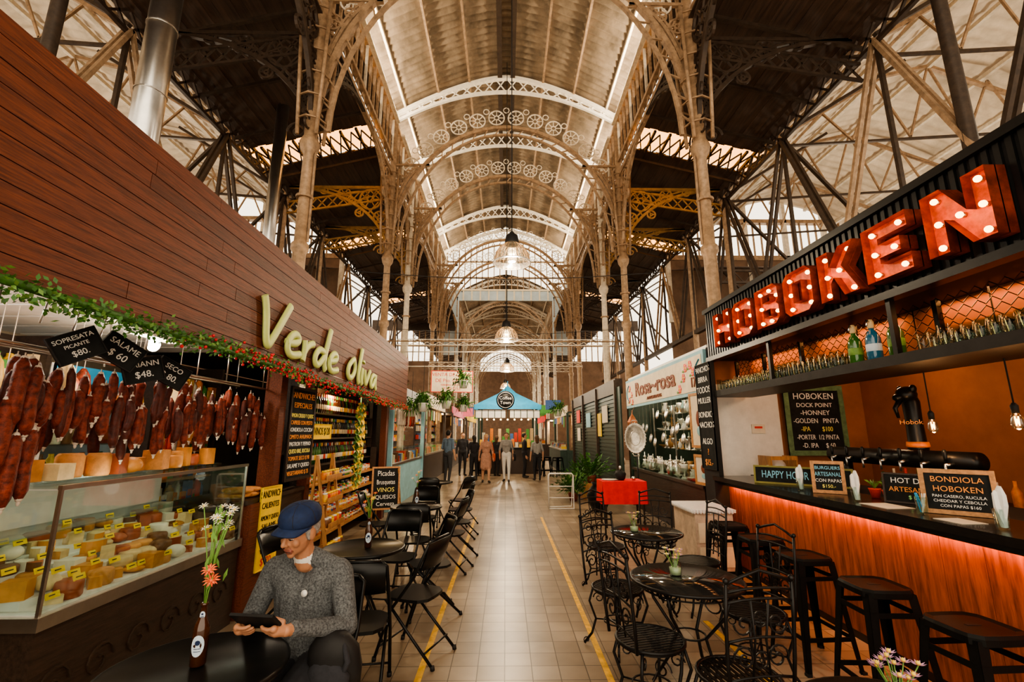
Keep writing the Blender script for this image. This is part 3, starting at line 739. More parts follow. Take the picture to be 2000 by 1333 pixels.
def bottle_vase(x,y,z,kind=0,h=.24,seed=1):
    rd=random.Random(seed); b=MB()
    b.lathe([(.028,0),(.032,.004),(.032,.14),(.028,.165),(.014,.195),(.012,.235),(.015,.238),(.015,.246),(.011,.247)],(x,y,z),brownb,20)
    d=V((0.25,-.97,0)) if x<0 else V((-.3,-.95,0)); sd=V((-d.y,d.x,0))
    for (zz,rw,rh) in((.085,.026,.042),(.2,.011,.016)):
        R=.0333 if zz<.1 else .0152; N=20; vs=[V((x,y,z+zz))+d*(R+.0006)]
        for i in range(N):
            a=2*pi*i/N; u=rw*cos(a)/R; vs.append(V((x,y,z+zz+rh*sin(a)))+(d*cos(u)+sd*sin(u))*(R+.0006))
        b.add(vs,[(0,1+i,1+(i+1)%N) for i in range(N)],label)
        vs2=[V((x,y,z+zz+rh*.3))+d*(R+.0015)]
        for i in range(8):
            a=2*pi*i/8; u=rw*.4*cos(a)/R; vs2.append(V((x,y,z+zz+rh*.3+rh*.25*sin(a)))+(d*cos(u)+sd*sin(u))*(R+.0015))
        b.add(vs2,[(0,1+i,1+(i+1)%8) for i in range(8)],navy)
        for dz in(-.25,-.5):
            c0=V((x,y,z+zz+rh*dz)); b.tube([c0+(d*cos(u)+sd*sin(u))*(R+.001) for u in(-rw*.5/R,0,rw*.5/R)],.0012,navy,4)
    top=V((x,y,z+.24))
    def flower(p,r,m,cm,nn=14):
        dr=(p-top).normalized(); dr=(dr+V((rd.uniform(-.3,.3),-.6,.2))).normalized(); a=dr.orthogonal().normalized(); c=dr.cross(a)
        for i in range(nn):
            an=2*pi*i/nn; e=a*cos(an)+c*sin(an); f=a*cos(an+.22)+c*sin(an+.22); g=a*cos(an-.22)+c*sin(an-.22)
            k=.25*(i%2)
            b.add([p,p+f*r*.6+dr*r*(.15+k),p+e*r+dr*r*(.05+k),p+g*r*.6+dr*r*(.15+k)],[(0,1,2,3)],m)
        b.sph(p+dr*r*.12,r*.25,cm,6)
    if kind==0:
        pts=[(V((.03,-.02,.10)),.036,peto,peto),(V((.02,-.03,.145)),.033,peto,peto)]
        for p,r,m1,m2 in pts: b.tube([top-V((0,0,.05)),top+p*.5,top+p],.0025,stemg,5); flower(top+p,r,m1,m2,20)
        for i in range(13):
            p=V((rd.uniform(-.06,.085),rd.uniform(-.05,.05),rd.uniform(.27,.42))); b.tube([top-V((0,0,.05)),top+V((p.x*.3,p.y*.3,p.z*.5)),top+p],.0022,stemg,5)
            flower(top+p,.022,petw,pety,12)
        for i in range(18):
            p=V((rd.uniform(-.05,.06),rd.uniform(-.04,.04),rd.uniform(.05,.38))); q=p+V((rd.uniform(-.03,.03),0,.06)); b.add([top+p,top+p.lerp(q,.5)+V((.008,0,0)),top+q,top+p.lerp(q,.5)-V((.008,0,0))],[(0,1,2,3)],leafl)
    else:
        for i in range(7):
            p=V((rd.uniform(-.06,.05),rd.uniform(-.05,.05),rd.uniform(.08,.24))); b.tube([top-V((0,0,.05)),top+V((p.x*.3,p.y*.3,p.z*.5)),top+p],.0022,stemg,5)
            flower(top+p,.022,(petp,peto,petw,pety)[(i+kind)%4],pety,10)
    return b.obj('bottle_vase_with_flowers')
bottle_vase(-1.325,2.22,.7195,0,seed=3); bottle_vase(-1.2,4.28,.7195,1,seed=4); bottle_vase(-1.22,6.6,.7195,2,seed=5)
def jar_vase(x,y,z,n,seed,hh=.1,pal=None):
    rd=random.Random(seed); b=MB(); b.lathe([(.03,0),(.042,.004),(.045,.05),(.038,.08),(.03,.09),(.034,.1)],(x,y,z),glass,18)
    b.lathe([(.0,.006),(.038,.006),(.04,.05),(0,.05)],(x,y,z),M('water_green',(.35,.4,.25),.1,0,.1),14)
    top=V((x,y,z+.06)); pal=pal or (petp,petw,petp)
    for i in range(n):
        p=V((rd.uniform(-.06,.06),rd.uniform(-.06,.06),rd.uniform(.05,.12))); b.tube([top-V((0,0,.04)),top+p],.002,stemg,5)
        for k in range(10):
            an=2*pi*k/10; e=V((cos(an),sin(an),.4)); f=V((cos(an+.3),sin(an+.3),.3)); c=top+p
            b.add([c,c+f*.014,c+e*.026,c+V((cos(an-.3),sin(an-.3),.3))*.014],[(0,1,2,3)],pal[i%3])
        b.sph(top+p+V((0,0,.008)),.008,pety,6)
    b.obj('jar_vase_with_flowers')
jar_vase(1.19,3.42,.73,9,2); jar_vase(1.42,1.84,.73,12,8,pal=(petp,petp,petp)); jar_vase(1.3,4.85,.73,7,5)

# ---------------------------------------------------------------- LEFT STALL (verde oliva)
def fz(y,t):
    k=(y-1.6)/8.4; bot=2.36-.12*k; top=3.47-.16*k; return bot+(top-bot)*t
b=MB(); NP=11; fx=-2.15
for i in range(NP):
    y=.2
    while y<10.0:
        y2=min(10.0,y+random.uniform(2.2,3.4))
        if 10-y2<.6:y2=10.0
        a0,a1=fz(y,i/NP)+.0025,fz(y,(i+1)/NP)-.0025; c0,c1=fz(y2,i/NP)+.0025,fz(y2,(i+1)/NP)-.0025; g=.002
        m=random.choice((woodred,woodred,woodred2)); x1=fx+random.uniform(0,.002)
        vs=[(x1,y+g,a0),(x1,y2-g,c0),(x1,y2-g,c1),(x1,y+g,a1),(x1-.03,y+g,a0),(x1-.03,y2-g,c0),(x1-.03,y2-g,c1),(x1-.03,y+g,a1)]
        b.add(vs,[(0,1,2,3),(7,6,5,4),(0,4,5,1),(3,2,6,7),(1,5,6,2),(0,3,7,4)],m)
        y=y2
b.bx(fx-.1,fx-.035,.2,9.95,2.42,3.28,wooddk); b.box((fx-.05,9.985,2.8),(.1,.03,1.0),wooddk)
fas=b.obj('wooden_stall_fascia')
GL={'V':([[(.0,.98),(.08,.8),(.2,.0),(.3,.12),(.62,1.08)]],.62),
'e':([[(.02,.28),(.25,.3),(.36,.44),(.24,.56),(.07,.4),(.05,.12),(.2,.0),(.42,.12)]],.46),
'r':([[(.04,.5),(.08,.25),(.05,.0)],[(.06,.2),(.14,.46),(.32,.5)]],.36),
'd':([[(.36,.42),(.2,.5),(.04,.28),(.08,.03),(.24,.06),(.38,.35)],[(.5,1.1),(.42,.6),(.38,.1),(.46,.0)]],.52),
'o':([[(.3,.66),(.1,.5),(.03,.2),(.16,.0),(.36,.16),(.42,.46),(.3,.66)]],.52),
'l':([[(.16,1.12),(.1,.6),(.06,.1),(.14,.0)]],.2),
'i':([[(.08,.5),(.05,.1),(.12,.0)],[(.1,.7),(.11,.76)]],.2),
'v':([[(.02,.5),(.12,.0),(.2,.12),(.36,.54)]],.4),
'a':([[(.34,.42),(.2,.5),(.04,.26),(.1,.0),(.26,.1),(.36,.44)],[(.37,.5),(.34,.1),(.44,.02)]],.46)}
cu=bpy.data.curves.new('script_lettering','CURVE'); cu.dimensions='3D'; cu.bevel_depth=.044; cu.bevel_resolution=2; cu.use_fill_caps=True; cu.materials.append(greenl)
yy=3.82
for ch in 'Verde oliva':
    if ch==' ': yy+=.3; continue
    st,w=GL[ch]
    for path in st:
        sp=cu.splines.new('NURBS'); sp.points.add(len(path)-1)
        for k,(px,py) in enumerate(path):
            Y=yy+px*.78; Z=2.45-.014*(Y-3.8)+py*.45
            sp.points[k].co=(0,Y+py*.06,Z,1)
        sp.order_u=3; sp.use_endpoint_u=True; sp.resolution_u=6
    yy+=w*.80
lo=bpy.data.objects.new('sign_lettering',cu); COL.objects.link(lo); lo.parent=fas; lo.location=(fx+.03,0,0); lo.scale=(.55,1,1)
# garland
b=MB(); y=.8
while y<10.0:
    cz=fz(y,0)-.02+.02*sin(y*2.1); red=max(0,min(1,(y-2.8)/1.2))
    for k in range(15 if y<5 else 9):
        p=V((fx+.03+random.gauss(0,.032),y+random.uniform(0,.03),cz+random.gauss(0,.034)))
        if random.random()<.38*red: b.sph(p,.012,berry,5)
        else:
            d=V((random.uniform(-1,1),random.uniform(-1,1),random.uniform(-1,1))).normalized()*.036; q=d.orthogonal().normalized()*.009
            b.add([p,p+d*.5+q,p+d,p+d*.5-q],[(0,1,2,3)],random.choice((leaf,leaf,leafl)))
    y+=.028 if y<5 else .04
b.tube([(fx+.03,yy2,fz(yy2,0)-.02) for yy2 in np.arange(.8,10,.3)],.022,leaf,6); b.obj('christmas_garland')
# stall shell
b=MB()
for i in range(15): b.bx(-4.6,-2.27,.2+i*.34,.2+i*.34+.31,2.62,2.65,white)
b.bx(-4.6,-2.27,.2,10,2.66,2.7,wooddk); b.obj('ceiling_stall')
b=MB(); b.bx(-4.65,-4.6,.0,10,0,2.65,M('stall_back_wall',(.30,.24,.17),.7)); b.bx(-4.6,-2.5,.0,.05,0,2.65,wooddk); b.bx(-4.6,-2.5,9.9,9.95,0,2.65,wooddk); b.obj('wall_stall_back')
b=MB(); b.bx(-2.62,-2.45,5.02,5.16,0,2.4,woodred); b.bx(-2.55,-2.45,4.66,5.02,0,1.02,woodred); b.bx(-3.2,-2.47,4.62,5.9,1.02,1.06,wooddk); b.bx(-3.2,-2.5,5.16,5.95,0,1.02,wooddk); b.bx(-2.6,-2.48,5.95,6.05,0,2.4,woodred); b.bx(-2.62,-2.5,9.75,9.87,0,2.3,woodred)
b.obj('wooden_counter_post')
# display case
b=MB(); x0,x1,y0,y1=-3.35,-2.5,2.72,4.6
b.bx(x0,x1,y0,y1,.0,.66,wooddk); b.bx(x0,x1+.02,y0-.02,y1+.02,.66,.73,chrome); b.bx(x0,x1-.03,y0+.02,y1-.02,.73,.745,white)
for k in range(6):
    yk=y0+.15+k*.3; b.spiral((x1+.004,yk,.33),(0,1,0),(0,0,1),.11,1.3,.008,irond,16); 
b.bx(x1-.004,x1+.004,y0,y1,.74,1.38,glass)
b.bx(x0+.1,x1,y0,y0+.008,.74,1.38,glass); b.bx(x0+.1,x1,y1-.008,y1,.74,1.38,glass)
b.bx(x0+.1,x1,y0,y1,1.39,1.40,glass)
for yy2 in(y0,y1): b.bx(x1-.012,x1+.006,yy2-.008,yy2+.008,.73,1.39,chrome)
b.bx(x1-.015,x1+.01,y0-.01,y1+.01,1.385,1.41,chrome); b.bx(x0,x1-.6,y0,y1,1.38,1.41,chrome)
b.bx(x0,x0+.05,y0,y1,.74,1.40,white); b.bx(x0+.05,x0+.4,y0+.02,y1-.02,1.06,1.07,glass)
b.bx(x1-.45,x1-.25,y0,y1,1.40,1.42,glass)
b.obj('glass_display_case')
def wedge(b,c,r,h,m1,m2,a0,span):
    N=6; vs=[(c[0],c[1],c[2]),(c[0],c[1],c[2]+h)]
    for i in range(N+1):
        a=a0+span*i/N; vs+=[(c[0]+r*cos(a),c[1]+r*sin(a),c[2]),(c[0]+r*cos(a),c[1]+r*sin(a),c[2]+h)]
    fs=[(0,2,3,1),(0,1,2*N+3,2*N+2)]; b.add(vs,fs,m1); b.add(vs,[(2+2*i,4+2*i,5+2*i,3+2*i) for i in range(N)],m2); b.add(vs,[(1,3+2*i,5+2*i) for i in range(N)],m1)
rd=random.Random(11)
def fill_case(name,x0,x1,y0,y1,z,ny,nx,tag=True):
    b=MB()
    for i in range(ny):
        for j in range(nx):
            y=y0+(y1-y0)*(i+.5)/ny+rd.uniform(-.02,.02); x=x0+(x1-x0)*(j+.5)/nx+rd.uniform(-.02,.02); zz=z+(nx-1-j)*.045
            t=rd.random(); m1,m2=rd.choice(((che2,che4),(che2,che1),(che3,che2),(che3,che3),(che2,bread),(che3,PRODS[6]),(che1,bread),(che1,che4),(che4,PRODS[6])))
            h=rd.uniform(.04,.1)
            if t<.4: wedge(b,(x,y,zz),rd.uniform(.07,.1),h,m1,m2,rd.uniform(0,6),rd.uniform(.8,2.2))
            elif t<.65: b.lathe([(.001,0),(.06,0),(.068,.01),(.068,h-.01),(.06,h),(.0,h)],(x,y,zz),m2,18)
            elif t<.8: b.box((x,y,zz+h/2),(.12,.1,h),m1,Matrix.Rotation(rd.uniform(-.4,.4),3,'Z'))
            else: b.sph((x,y,zz+h/2),(.07,.06,h/2),m1,12)
            if tag and rd.random()<.5: 
                b.box((x+.05,y,zz+h+.015),(.004,.07,.035),tagy,Matrix.Rotation(-.35,3,'Y')@Matrix.Rotation(rd.uniform(-.3,.3),3,'Z')); b.box((x+.053,y,zz+h+.017),(.003,.045,.006),blackm,Matrix.Rotation(-.35,3,'Y'))
    for j in range(nx): b.bx(x0+(x1-x0)*j/nx,x0+(x1-x0)*(j+1)/nx,y0,y1,z-.002,z+(nx-1-j)*.045,white)
    return b.obj(name)
fill_case('cheese_assortment',-3.25,-2.53,2.76,4.56,.748,14,6)
b=MB(); y=2.78
while y<4.5:
    w=rd.uniform(.1,.17); h=rd.uniform(.09,.17); m=rd.choice((che1,che2,bread,che1,che1,che4))
    x=-2.8+rd.uniform(-.05,.05)
    t=rd.random()
    if t<.35: b.lathe([(.001,0),(w*.5,0),(w*.55,.02),(w*.55,h-.02),(w*.45,h),(0,h)],(x,y,1.42),m,18)
    elif t<.7: b.box((x,y,1.42+h/2),(w*.9,w*.85,h),m,Matrix.Rotation(rd.uniform(-.4,.4),3,'Z'))
    else: b.sph((x,y,1.42+h*.45),(w*.65,w*.6,h*.5),m,14)
    y+=w*1.05
b.obj('cheese_wheels')
b=MB()
for i in range(9): b.sph((-2.72+.04*(i%3),4.76+.055*(i%5),1.09+.045*(i//5)),(.13,.05,.032),bread,12,Matrix.Rotation(.2*(i%3),3,'Z'))
for i in range(5): b.sph((-2.75,5.2+.1*i,1.09),(.14,.05,.032),bread,12)
b.obj('bread_loaves')
def salami(b,p,L,r,m):
    N=9; pts=[];rs=[]
    bx,by=rd.uniform(-.02,.02),rd.uniform(-.02,.02)
    for i in range(N+1):
        t=i/N; pts.append((p[0]+bx*sin(pi*t),p[1]+by*sin(pi*t),p[2]-.03-L*t)); rs.append(r*(.25+.75*min(1,sin(pi*(t*.92+.04))*2.2))*(1+rd.uniform(-.06,.06)))
    b.tube(pts,rs,m,9); b.sph(pts[0],r*.5,saltip,6); b.sph(pts[-1],r*.5,saltip,6); b.tube([p,pts[0]],.003,saltip,4)
    b.sph((pts[-1][0],pts[-1][1],pts[-1][2]-r*.6),(r*.28,r*.28,r*.5),saltip,6)
b=MB()
b.cyl((-2.62,1.2,2.17),(-2.62,5.0,2.17),.011,chrome,n=8); b.cyl((-2.9,1.2,2.2),(-2.9,5.0,2.2),.011,chrome,n=8)
for y in(1.3,2.3,3.3,4.3,4.95):
    for x in(-2.62,-2.9): b.cyl((x,y,2.17),(x,y,2.63),.007,chrome,n=6)
y=2.15
while y<4.95:
    for k in range(rd.choice((1,2,3))):
        L=rd.uniform(.15,.34); salami(b,(-2.62+rd.uniform(-.05,.06),y+rd.uniform(-.02,.02),2.14-rd.uniform(0,.28)),L,rd.uniform(.02,.034),rd.choice((salm,salm,salm2)))
    y+=rd.uniform(.04,.07)
y=2.1
while y<4.9:
    salami(b,(-2.9+rd.uniform(-.03,.03),y,2.14-rd.uniform(0,.25)),rd.uniform(.2,.36),rd.uniform(.022,.034),rd.choice((salm,salm2,bread,salm))); y+=rd.uniform(.06,.1)
for k,(yy2,zz) in enumerate(((2.42,2.12),(2.5,2.08),(2.46,1.72),(2.54,1.75),(2.38,1.9))): salami(b,(-2.55,yy2,zz),.36,.034,salm)
for yy2 in(2.43,2.62,2.8): b.tube([(-2.5,yy2,2.60),(-2.5,yy2+.03,2.5),(-2.5,yy2,2.4),(-2.5,yy2-.02,2.28)],.005,chrome,5)
b.obj('hanging_salami')
for (y,z,rl,lines) in((2.6,2.19,.55,[('SOPRESATA',1,chalk),('PICANTE',.8,chalk),('$80.',1.3,chalk)]),(2.9,2.21,-.5,[('SALAME',1,chalk),('$ 60',1.2,chalk)]),(3.1,2.12,.3,[('CAIANN',1,chalk),('$48.',1.2,chalk)]),(3.36,2.13,-.45,[('SECO',1,chalk),('$ 80.',1.2,chalk)])):
    board('price_chalkboard_tag',(-2.46,y,z),.23,.17,(.85,-.5,0),lines,blackm,fw=.006,roll=rl)
b=MB(); b.box((-3.0,3.85,2.52),(.12,.5,.05),white); b.sph((-3.0,3.85,2.44),(.05,.05,.06),tubem,10); b.cyl((-3.9,1.4,2.56),(-3.9,3.0,2.56),.018,tubem,n=8); b.obj('stall_ceiling_lamp')
def area(name,loc,sx,sy,e,col,rot=(0,0,0)):
    l=bpy.data.lights.new(name,'AREA'); l.shape='RECTANGLE'; l.size=sx; l.size_y=sy; l.energy=e; l.color=col
    o=bpy.data.objects.new(name,l); COL.objects.link(o); o.location=loc; o.rotation_euler=rot; return o
def point(name,loc,e,col,r=.05):
    l=bpy.data.lights.new(name,'POINT'); l.energy=e; l.color=col; l.shadow_soft_size=r
    o=bpy.data.objects.new(name,l); COL.objects.link(o); o.location=loc; return o
point('stall_light',(-3.0,3.85,2.34),30,(1,.84,.62),.06); point('stall_light',(-3.7,2.4,2.4),30,(1,.9,.78),.06); point('stall_light',(-2.75,7.4,2.3),42,(1,.70,.38),.06)
point('case_light',(-2.6,3.2,1.34),2.2,(1,.9,.72),.04); point('case_light',(-2.6,4.1,1.34),2.2,(1,.9,.72),.04)
def goods(name,x,y0,y1,zs,nrm,dep=.28,kind='mix',back=wooddk,seed=1,alongx=False):
    rr=random.Random(seed); b=MB(); s=nrm
    H=zs[-1]+.42
    b.bx(x-s*.02,x,y0,y1,zs[0]-.1,H,back)
    for yy in(y0,y1): b.bx(x,x+s*dep,yy-.02,yy+.02,0,H,back)
    for z in zs:
        b.bx(x,x+s*dep,y0,y1,z-.025,z,woodlt if kind!='wine' else wooddk)
        for row in range(2):
            y=y0+.05
            while y<y1-.06:
                px=x+s*(dep*.3+dep*.4*row)
                if kind=='wine':
                    m=rr.choice((brownb,greenb,black,brownb)); b.lathe([(.034,0),(.036,.18),(.013,.24),(.013,.3),(.0,.3)],(px,y,z),m,10); b.lathe([(.0365,.06),(.037,.061),(.037,.13),(.0365,.131)],(px,y,z),rr.choice((paperw,PRODS[0],paperw,PRODS[1])),10); b.lathe([(.0145,.25),(.0145,.302),(0,.303)],(px,y,z),rr.choice(PRODS),8); y+=.085
                elif kind=='jar':
                    m=rr.choice(PRODS); hh=rr.uniform(.08,.13); b.lathe([(.03,0),(.036,.006),(.036,hh*.8),(.028,hh*.86)],(px,y,z),m,10); b.lathe([(.031,hh*.86),(.031,hh),(0,hh)],(px,y,z),rr.choice((tagy,white,chrome,PRODS[0])),10); b.lathe([(.0365,hh*.25),(.0367,hh*.6)],(px,y,z),paperw,10); y+=.085
                else:
                    m=rr.choice(PRODS); hh=rr.uniform(.1,.26); w=rr.uniform(.05,.11)
                    t=rr.random()
                    if t<.5: b.bx(px-.03,px+.03,y,y+w*.9,z,z+hh,m); b.bx(px-.032,px+.032,y+.01,y+w*.9-.01,z+hh*.3,z+hh*.6,rr.choice(PRODS))
                    else: b.lathe([(w*.4,0),(w*.45,.01),(w*.45,hh*.8),(w*.2,hh*.9),(w*.2,hh),(0,hh)],(px,y+w*.45,z),m,10)
                    y+=w
    return b.obj(name)
goods('shelf_with_groceries',-4.2,.4,3.9,[.9,1.2,1.5,1.8,2.1],1,.3,'mix',seed=2)
goods('shelf_with_groceries',-4.0,4.9,6.0,[.9,1.2,1.5,1.8,2.1],1,.3,'mix',seed=12)
goods('wine_bottle_shelf',-3.05,6.1,9.6,[1.25,1.63,2.0],1,.3,'wine',seed=3)
goods('jar_shelf',-3.0,6.1,9.6,[.25,.5,.75,1.0],1,.36,'jar',seed=4)
b=MB(); b.bx(-4.5,-4.4,3.95,4.85,0,2.3,white); b.bx(-4.5,-3.9,3.93,3.98,0,2.3,white); b.bx(-4.5,-3.9,4.82,4.87,0,2.3,white); b.bx(-4.5,-3.9,3.95,4.85,2.15,2.3,bluec); b.bx(-4.5,-3.9,3.95,4.85,0,.4,white)
for z in(.7,1.0,1.3,1.6,1.9):
    b.bx(-4.4,-3.95,3.98,4.82,z-.01,z,chrome)
    for i in range(8): b.lathe([(.04,0),(.045,.01),(.045,.15),(.02,.19),(.02,.22),(0,.22)],(-4.05,4.04+i*.1,z),rd.choice(PRODS),10)
b.bx(-4.38,-4.35,4.0,4.05,.5,2.1,M('fridge_tube_glow',(.8,.9,1),.4,emit=5,ec=(.75,.88,1))); b.bx(-3.91,-3.9,3.98,4.82,.42,2.15,glass); b.obj('upright_refrigerator')
b=MB()
for i in range(16):
    b.lathe([(.01,0),(.06,.05),(.075,.2),(.05,.36),(.015,.42)],(-3.35-.12*(i%3),1.7+i*.2,1.72+.1*(i%2)),rd.choice((salm,che2,PRODS[0],PRODS[1],che3,che4)),12); b.cyl((-3.35-.12*(i%3),1.7+i*.2,2.13),(-3.35-.12*(i%3),1.7+i*.2,2.63),.003,saltip,n=4)
b.obj('hanging_cured_ham')
board('menu_chalkboard',(-2.42,5.52,1.7),.6,1.06,(1,-.05,0),[('SANDWICHES',1.5,chalkor),('ESPECIALES',1.3,chalkor),('',.3,chalk),('JAMON CRUDO Y QUESO',1,chalkye),('CAPRESE CON PESTO',1,chalkor),('BONDIOLA COCIDA',1,chalk),('LOMITO AHUMADO',1,chalkor),('PASTRON Y PEPINO',1,chalk),('QUESO BRIE, RUCULA',1,chalkye),('TOMATE SECO $ 90',1,chalkor),('SALAME Y QUESO',1,chalk),('VEGETARIANO $ 75',1,chalkor)],wooddk,fw=.03)
board('yellow_menu_board',(-2.43,4.98,.76),.32,.8,(1,-.12,0),[('SANDWICH',1.2,chalkb),('CALIENTES',1,chalkb),('',.3,chalk),('JAMON Y QUESO',.8,chalkb),('SALAME',.8,chalkb),('CRUDO',.8,chalkb),('LOMO',.8,chalkb),('VEGGIE',.8,chalkb),('$ 70',1.2,redt)],tagy,back=tagy,fw=.008)
board('a_frame_chalkboard',(-2.18,8.7,.72),.5,.75,(.35,-1,0),[('Picadas',1.4,chalk),('Brusquetas',1.2,chalk),('VINOS',1.1,chalkye),('QUESOS',1,chalk),('Cerveza',1,chalk)],woodlt,fw=.03,lean=-.12)
b=MB()
for s in(-1,1): b.tube([(-2.18+s*.22,8.72,.4),(-2.18+s*.24,8.66,0)],.014,woodlt,4); b.tube([(-2.18+s*.2,8.78,1.05),(-2.18+s*.24,9.05,0)],.014,woodlt,4)
b.obj('a_frame_stand')
b=MB(); X0=-2.36
for y in(5.98,6.5):
    b.tube([(X0+.22,y,0),(X0-.02,y,1.42)],.024,woodlt,4); b.tube([(X0-.1,y,0),(X0-.02,y,1.42)],.02,woodlt,4)
for i,z in enumerate((.25,.55,.85,1.12)):
    d=.2*(1-z/1.6); b.bx(X0-.08,X0+d+.06,5.98,6.5,z-.02,z,woodlt)
    b.bx(X0+d+.05,X0+d+.065,5.98,6.5,z,z+.05,woodlt)
    y=6.03
    while y<6.48:
        m=rd.choice(PRODS[:2]+PRODS[5:7]); b.lathe([(.03,0),(.035,.006),(.035,.08),(.028,.09)],(X0+d,y,z),m,10); b.lathe([(.031,.09),(.031,.11),(0,.11)],(X0+d,y,z),rd.choice((tagy,white)),10); y+=.09
b.obj('ladder_display_stand_with_jars')
b=MB()
for i in range(70):
    t=i/70; p=V((-2.38+.03*sin(i),7.6+.05*sin(i*1.7)*1,2.15-1.3*t)); 
    b.add([p,p+V((.02,.09,-.05)),p+V((.0,.18,.02)),p+V((.02,.07,.05))],[(0,1,2,3)],(tagy,leafl,tagy)[i%3])
    b.add([p,p+V((.02,-.09,-.05)),p+V((.0,-.16,.02)),p+V((.02,-.07,.05))],[(0,1,2,3)],(tagy,leafl,leafl)[i%3])
b.tube([(-2.38,7.6,2.3),(-2.38,7.6,.85)],.01,chalkgr,5); b.obj('hanging_ribbon_decoration')
board('yellow_price_card',(-2.5,6.35,1.72),.42,.2,(1,-.2,0),[('VINOS $120',1,chalkb)],tagy,back=tagy,fw=.005)

# ---------------------------------------------------------------- RIGHT BAR
bx=2.95
b=MB(); b.bx(bx+.02,bx+.06,.3,6.5,2.77,3.45,blackm)
y=.3
while y<6.48: b.bx(bx,bx+.025,y,y+.035,2.77,3.43,black); y+=.07
b.bx(bx-.03,bx+.08,.3,6.52,3.42,3.48,black); b.bx(bx-.03,bx+.08,.3,6.52,2.71,2.77,black); b.bx(bx+.06,bx+2.3,6.46,6.52,2.81,3.45,blackm)
bf=b.obj('bar_fascia_corrugated')
OUT={'H':([[(0,0),(.27,0),(.27,.37),(.55,.37),(.55,0),(.82,0),(.82,1),(.55,1),(.55,.63),(.27,.63),(.27,1),(0,1)]],[(.135,.12),(.135,.5),(.135,.88),(.685,.12),(.685,.5),(.685,.88)]),
'O':([[(.14,0),(.68,0),(.82,.14),(.82,.86),(.68,1),(.14,1),(0,.86),(0,.14)],[(.28,.27),(.54,.27),(.54,.73),(.28,.73)]],[(.14,.16),(.14,.5),(.14,.84),(.68,.16),(.68,.5),(.68,.84)]),
'B':([[(0,0),(.68,0),(.82,.13),(.82,.42),(.74,.5),(.82,.58),(.82,.87),(.68,1),(0,1)],[(.28,.22),(.54,.22),(.54,.4),(.28,.4)],[(.28,.6),(.54,.6),(.54,.78),(.28,.78)]],[(.13,.12),(.13,.5),(.13,.88),(.45,.11),(.45,.89),(.69,.3),(.69,.7)]),
'K':([[(0,0),(.27,0),(.27,.32),(.35,.42),(.54,0),(.86,0),(.54,.6),(.84,1),(.52,1),(.27,.66),(.27,1),(0,1)]],[(.135,.12),(.135,.5),(.135,.88),(.42,.55),(.68,.1),(.66,.88)]),
'E':([[(0,0),(.78,0),(.78,.27),(.28,.27),(.28,.38),(.64,.38),(.64,.62),(.28,.62),(.28,.73),(.78,.73),(.78,1),(0,1)]],[(.135,.13),(.135,.5),(.135,.87),(.6,.13),(.48,.5),(.6,.87)]),
'N':([[(0,0),(.27,0),(.27,.5),(.55,0),(.82,0),(.82,1),(.55,1),(.55,.5),(.27,1),(0,1)]],[(.135,.12),(.135,.5),(.135,.88),(.41,.5),(.685,.12),(.685,.5),(.685,.88)])}
LP,LW,LH,LY,LZ=.527,.52,.43,5.98,2.83
def letter_curve(fill,ext,mat,z,name,grow=0):
    cu=bpy.data.curves.new(name,'CURVE'); cu.dimensions='2D'; cu.fill_mode=fill; cu.extrude=ext; cu.materials.append(mat)
    for k,ch in enumerate('HOBOKEN'):
        for pl in OUT[ch][0]:
            sp=cu.splines.new('POLY'); sp.points.add(len(pl)-1); sp.use_cyclic_u=True
            for i,(px,py) in enumerate(pl): sp.points[i].co=(k*LP+px*LW,py*LH,0,1)
    o=bpy.data.objects.new(name,cu); COL.objects.link(o); o.parent=bf
    m=frame((bx-z,LY,LZ),(-1,0,0)); o.matrix_local=m; return o
letter_curve('BOTH',.004,rust,.06,'marquee_back_plate'); letter_curve('NONE',.065,M('marquee_side_metal',(.22,.035,.015),.45,.3,.5,14,.2),.065,'marquee_side_walls')
b=MB()
for k,ch in enumerate('HOBOKEN'):
    for (px,py) in OUT[ch][1]:
        p=V((bx-.10,LY-(k*LP+px*LW),LZ+py*LH)); b.cyl(p+V((.04,0,0)),p+V((.015,0,0)),.016,chrome,n=8); b.sph(p,.021,bulbm,10)
b.obj('marquee_bulbs',bf)
for k in range(7): point('marquee_light',(bx-.24,LY-(k*LP+.21),LZ+.21),2.4,(1,.40,.13),.08)
# shelf with glasses
b=MB(); b.bx(bx-.02,bx+.58,.3,6.5,2.2,2.27,wooddk); b.bx(bx-.03,bx-.02,.3,6.5,2.2,2.28,blackm)
for y in(6.45,5.75,5.0,4.2,3.35,2.5,1.6): b.bx(bx+.36,bx+.4,y-.02,y+.02,2.27,2.71,black); 
for y in(6.45,5.0,3.35,1.6): b.bx(bx,bx+.04,y-.02,y+.02,2.27,2.71,black)
b.bx(bx+.081,bx+.6,.3,6.5,2.73,2.76,blackm)
for k in range(9):
    z=2.29+k*.052; y=.8; j=0; pts=[]
    while y<6.45: pts.append((bx+.385,y,z+(.02 if (j+k)%2 else -.02))); y+=.05; j+=1
    b.tube(pts,.0045,black,3)
b.bx(bx+.56,bx+.58,.3,6.45,2.27,2.73,terra)
sh=b.obj('bar_overhead_shelf')
for y in(1.6,3.0,4.4,5.8): area('shelf_light',(bx+.47,y,2.715),.06,1.1,6.0,(1,.42,.14)); 
b=MB(); y=.9
while y<6.4:
    if not (3.2<y<3.95):
        for x in(bx+.08,bx+.19,bx+.30): 
            h=rd.choice((.14,.14,.17)); b.lathe([(.026,0),(.03,.004),(.036,h),(.033,h),(.027,.012),(0,.012)],(x,y,2.271),glass,12)
    y+=.082
b.obj('drinking_glasses')
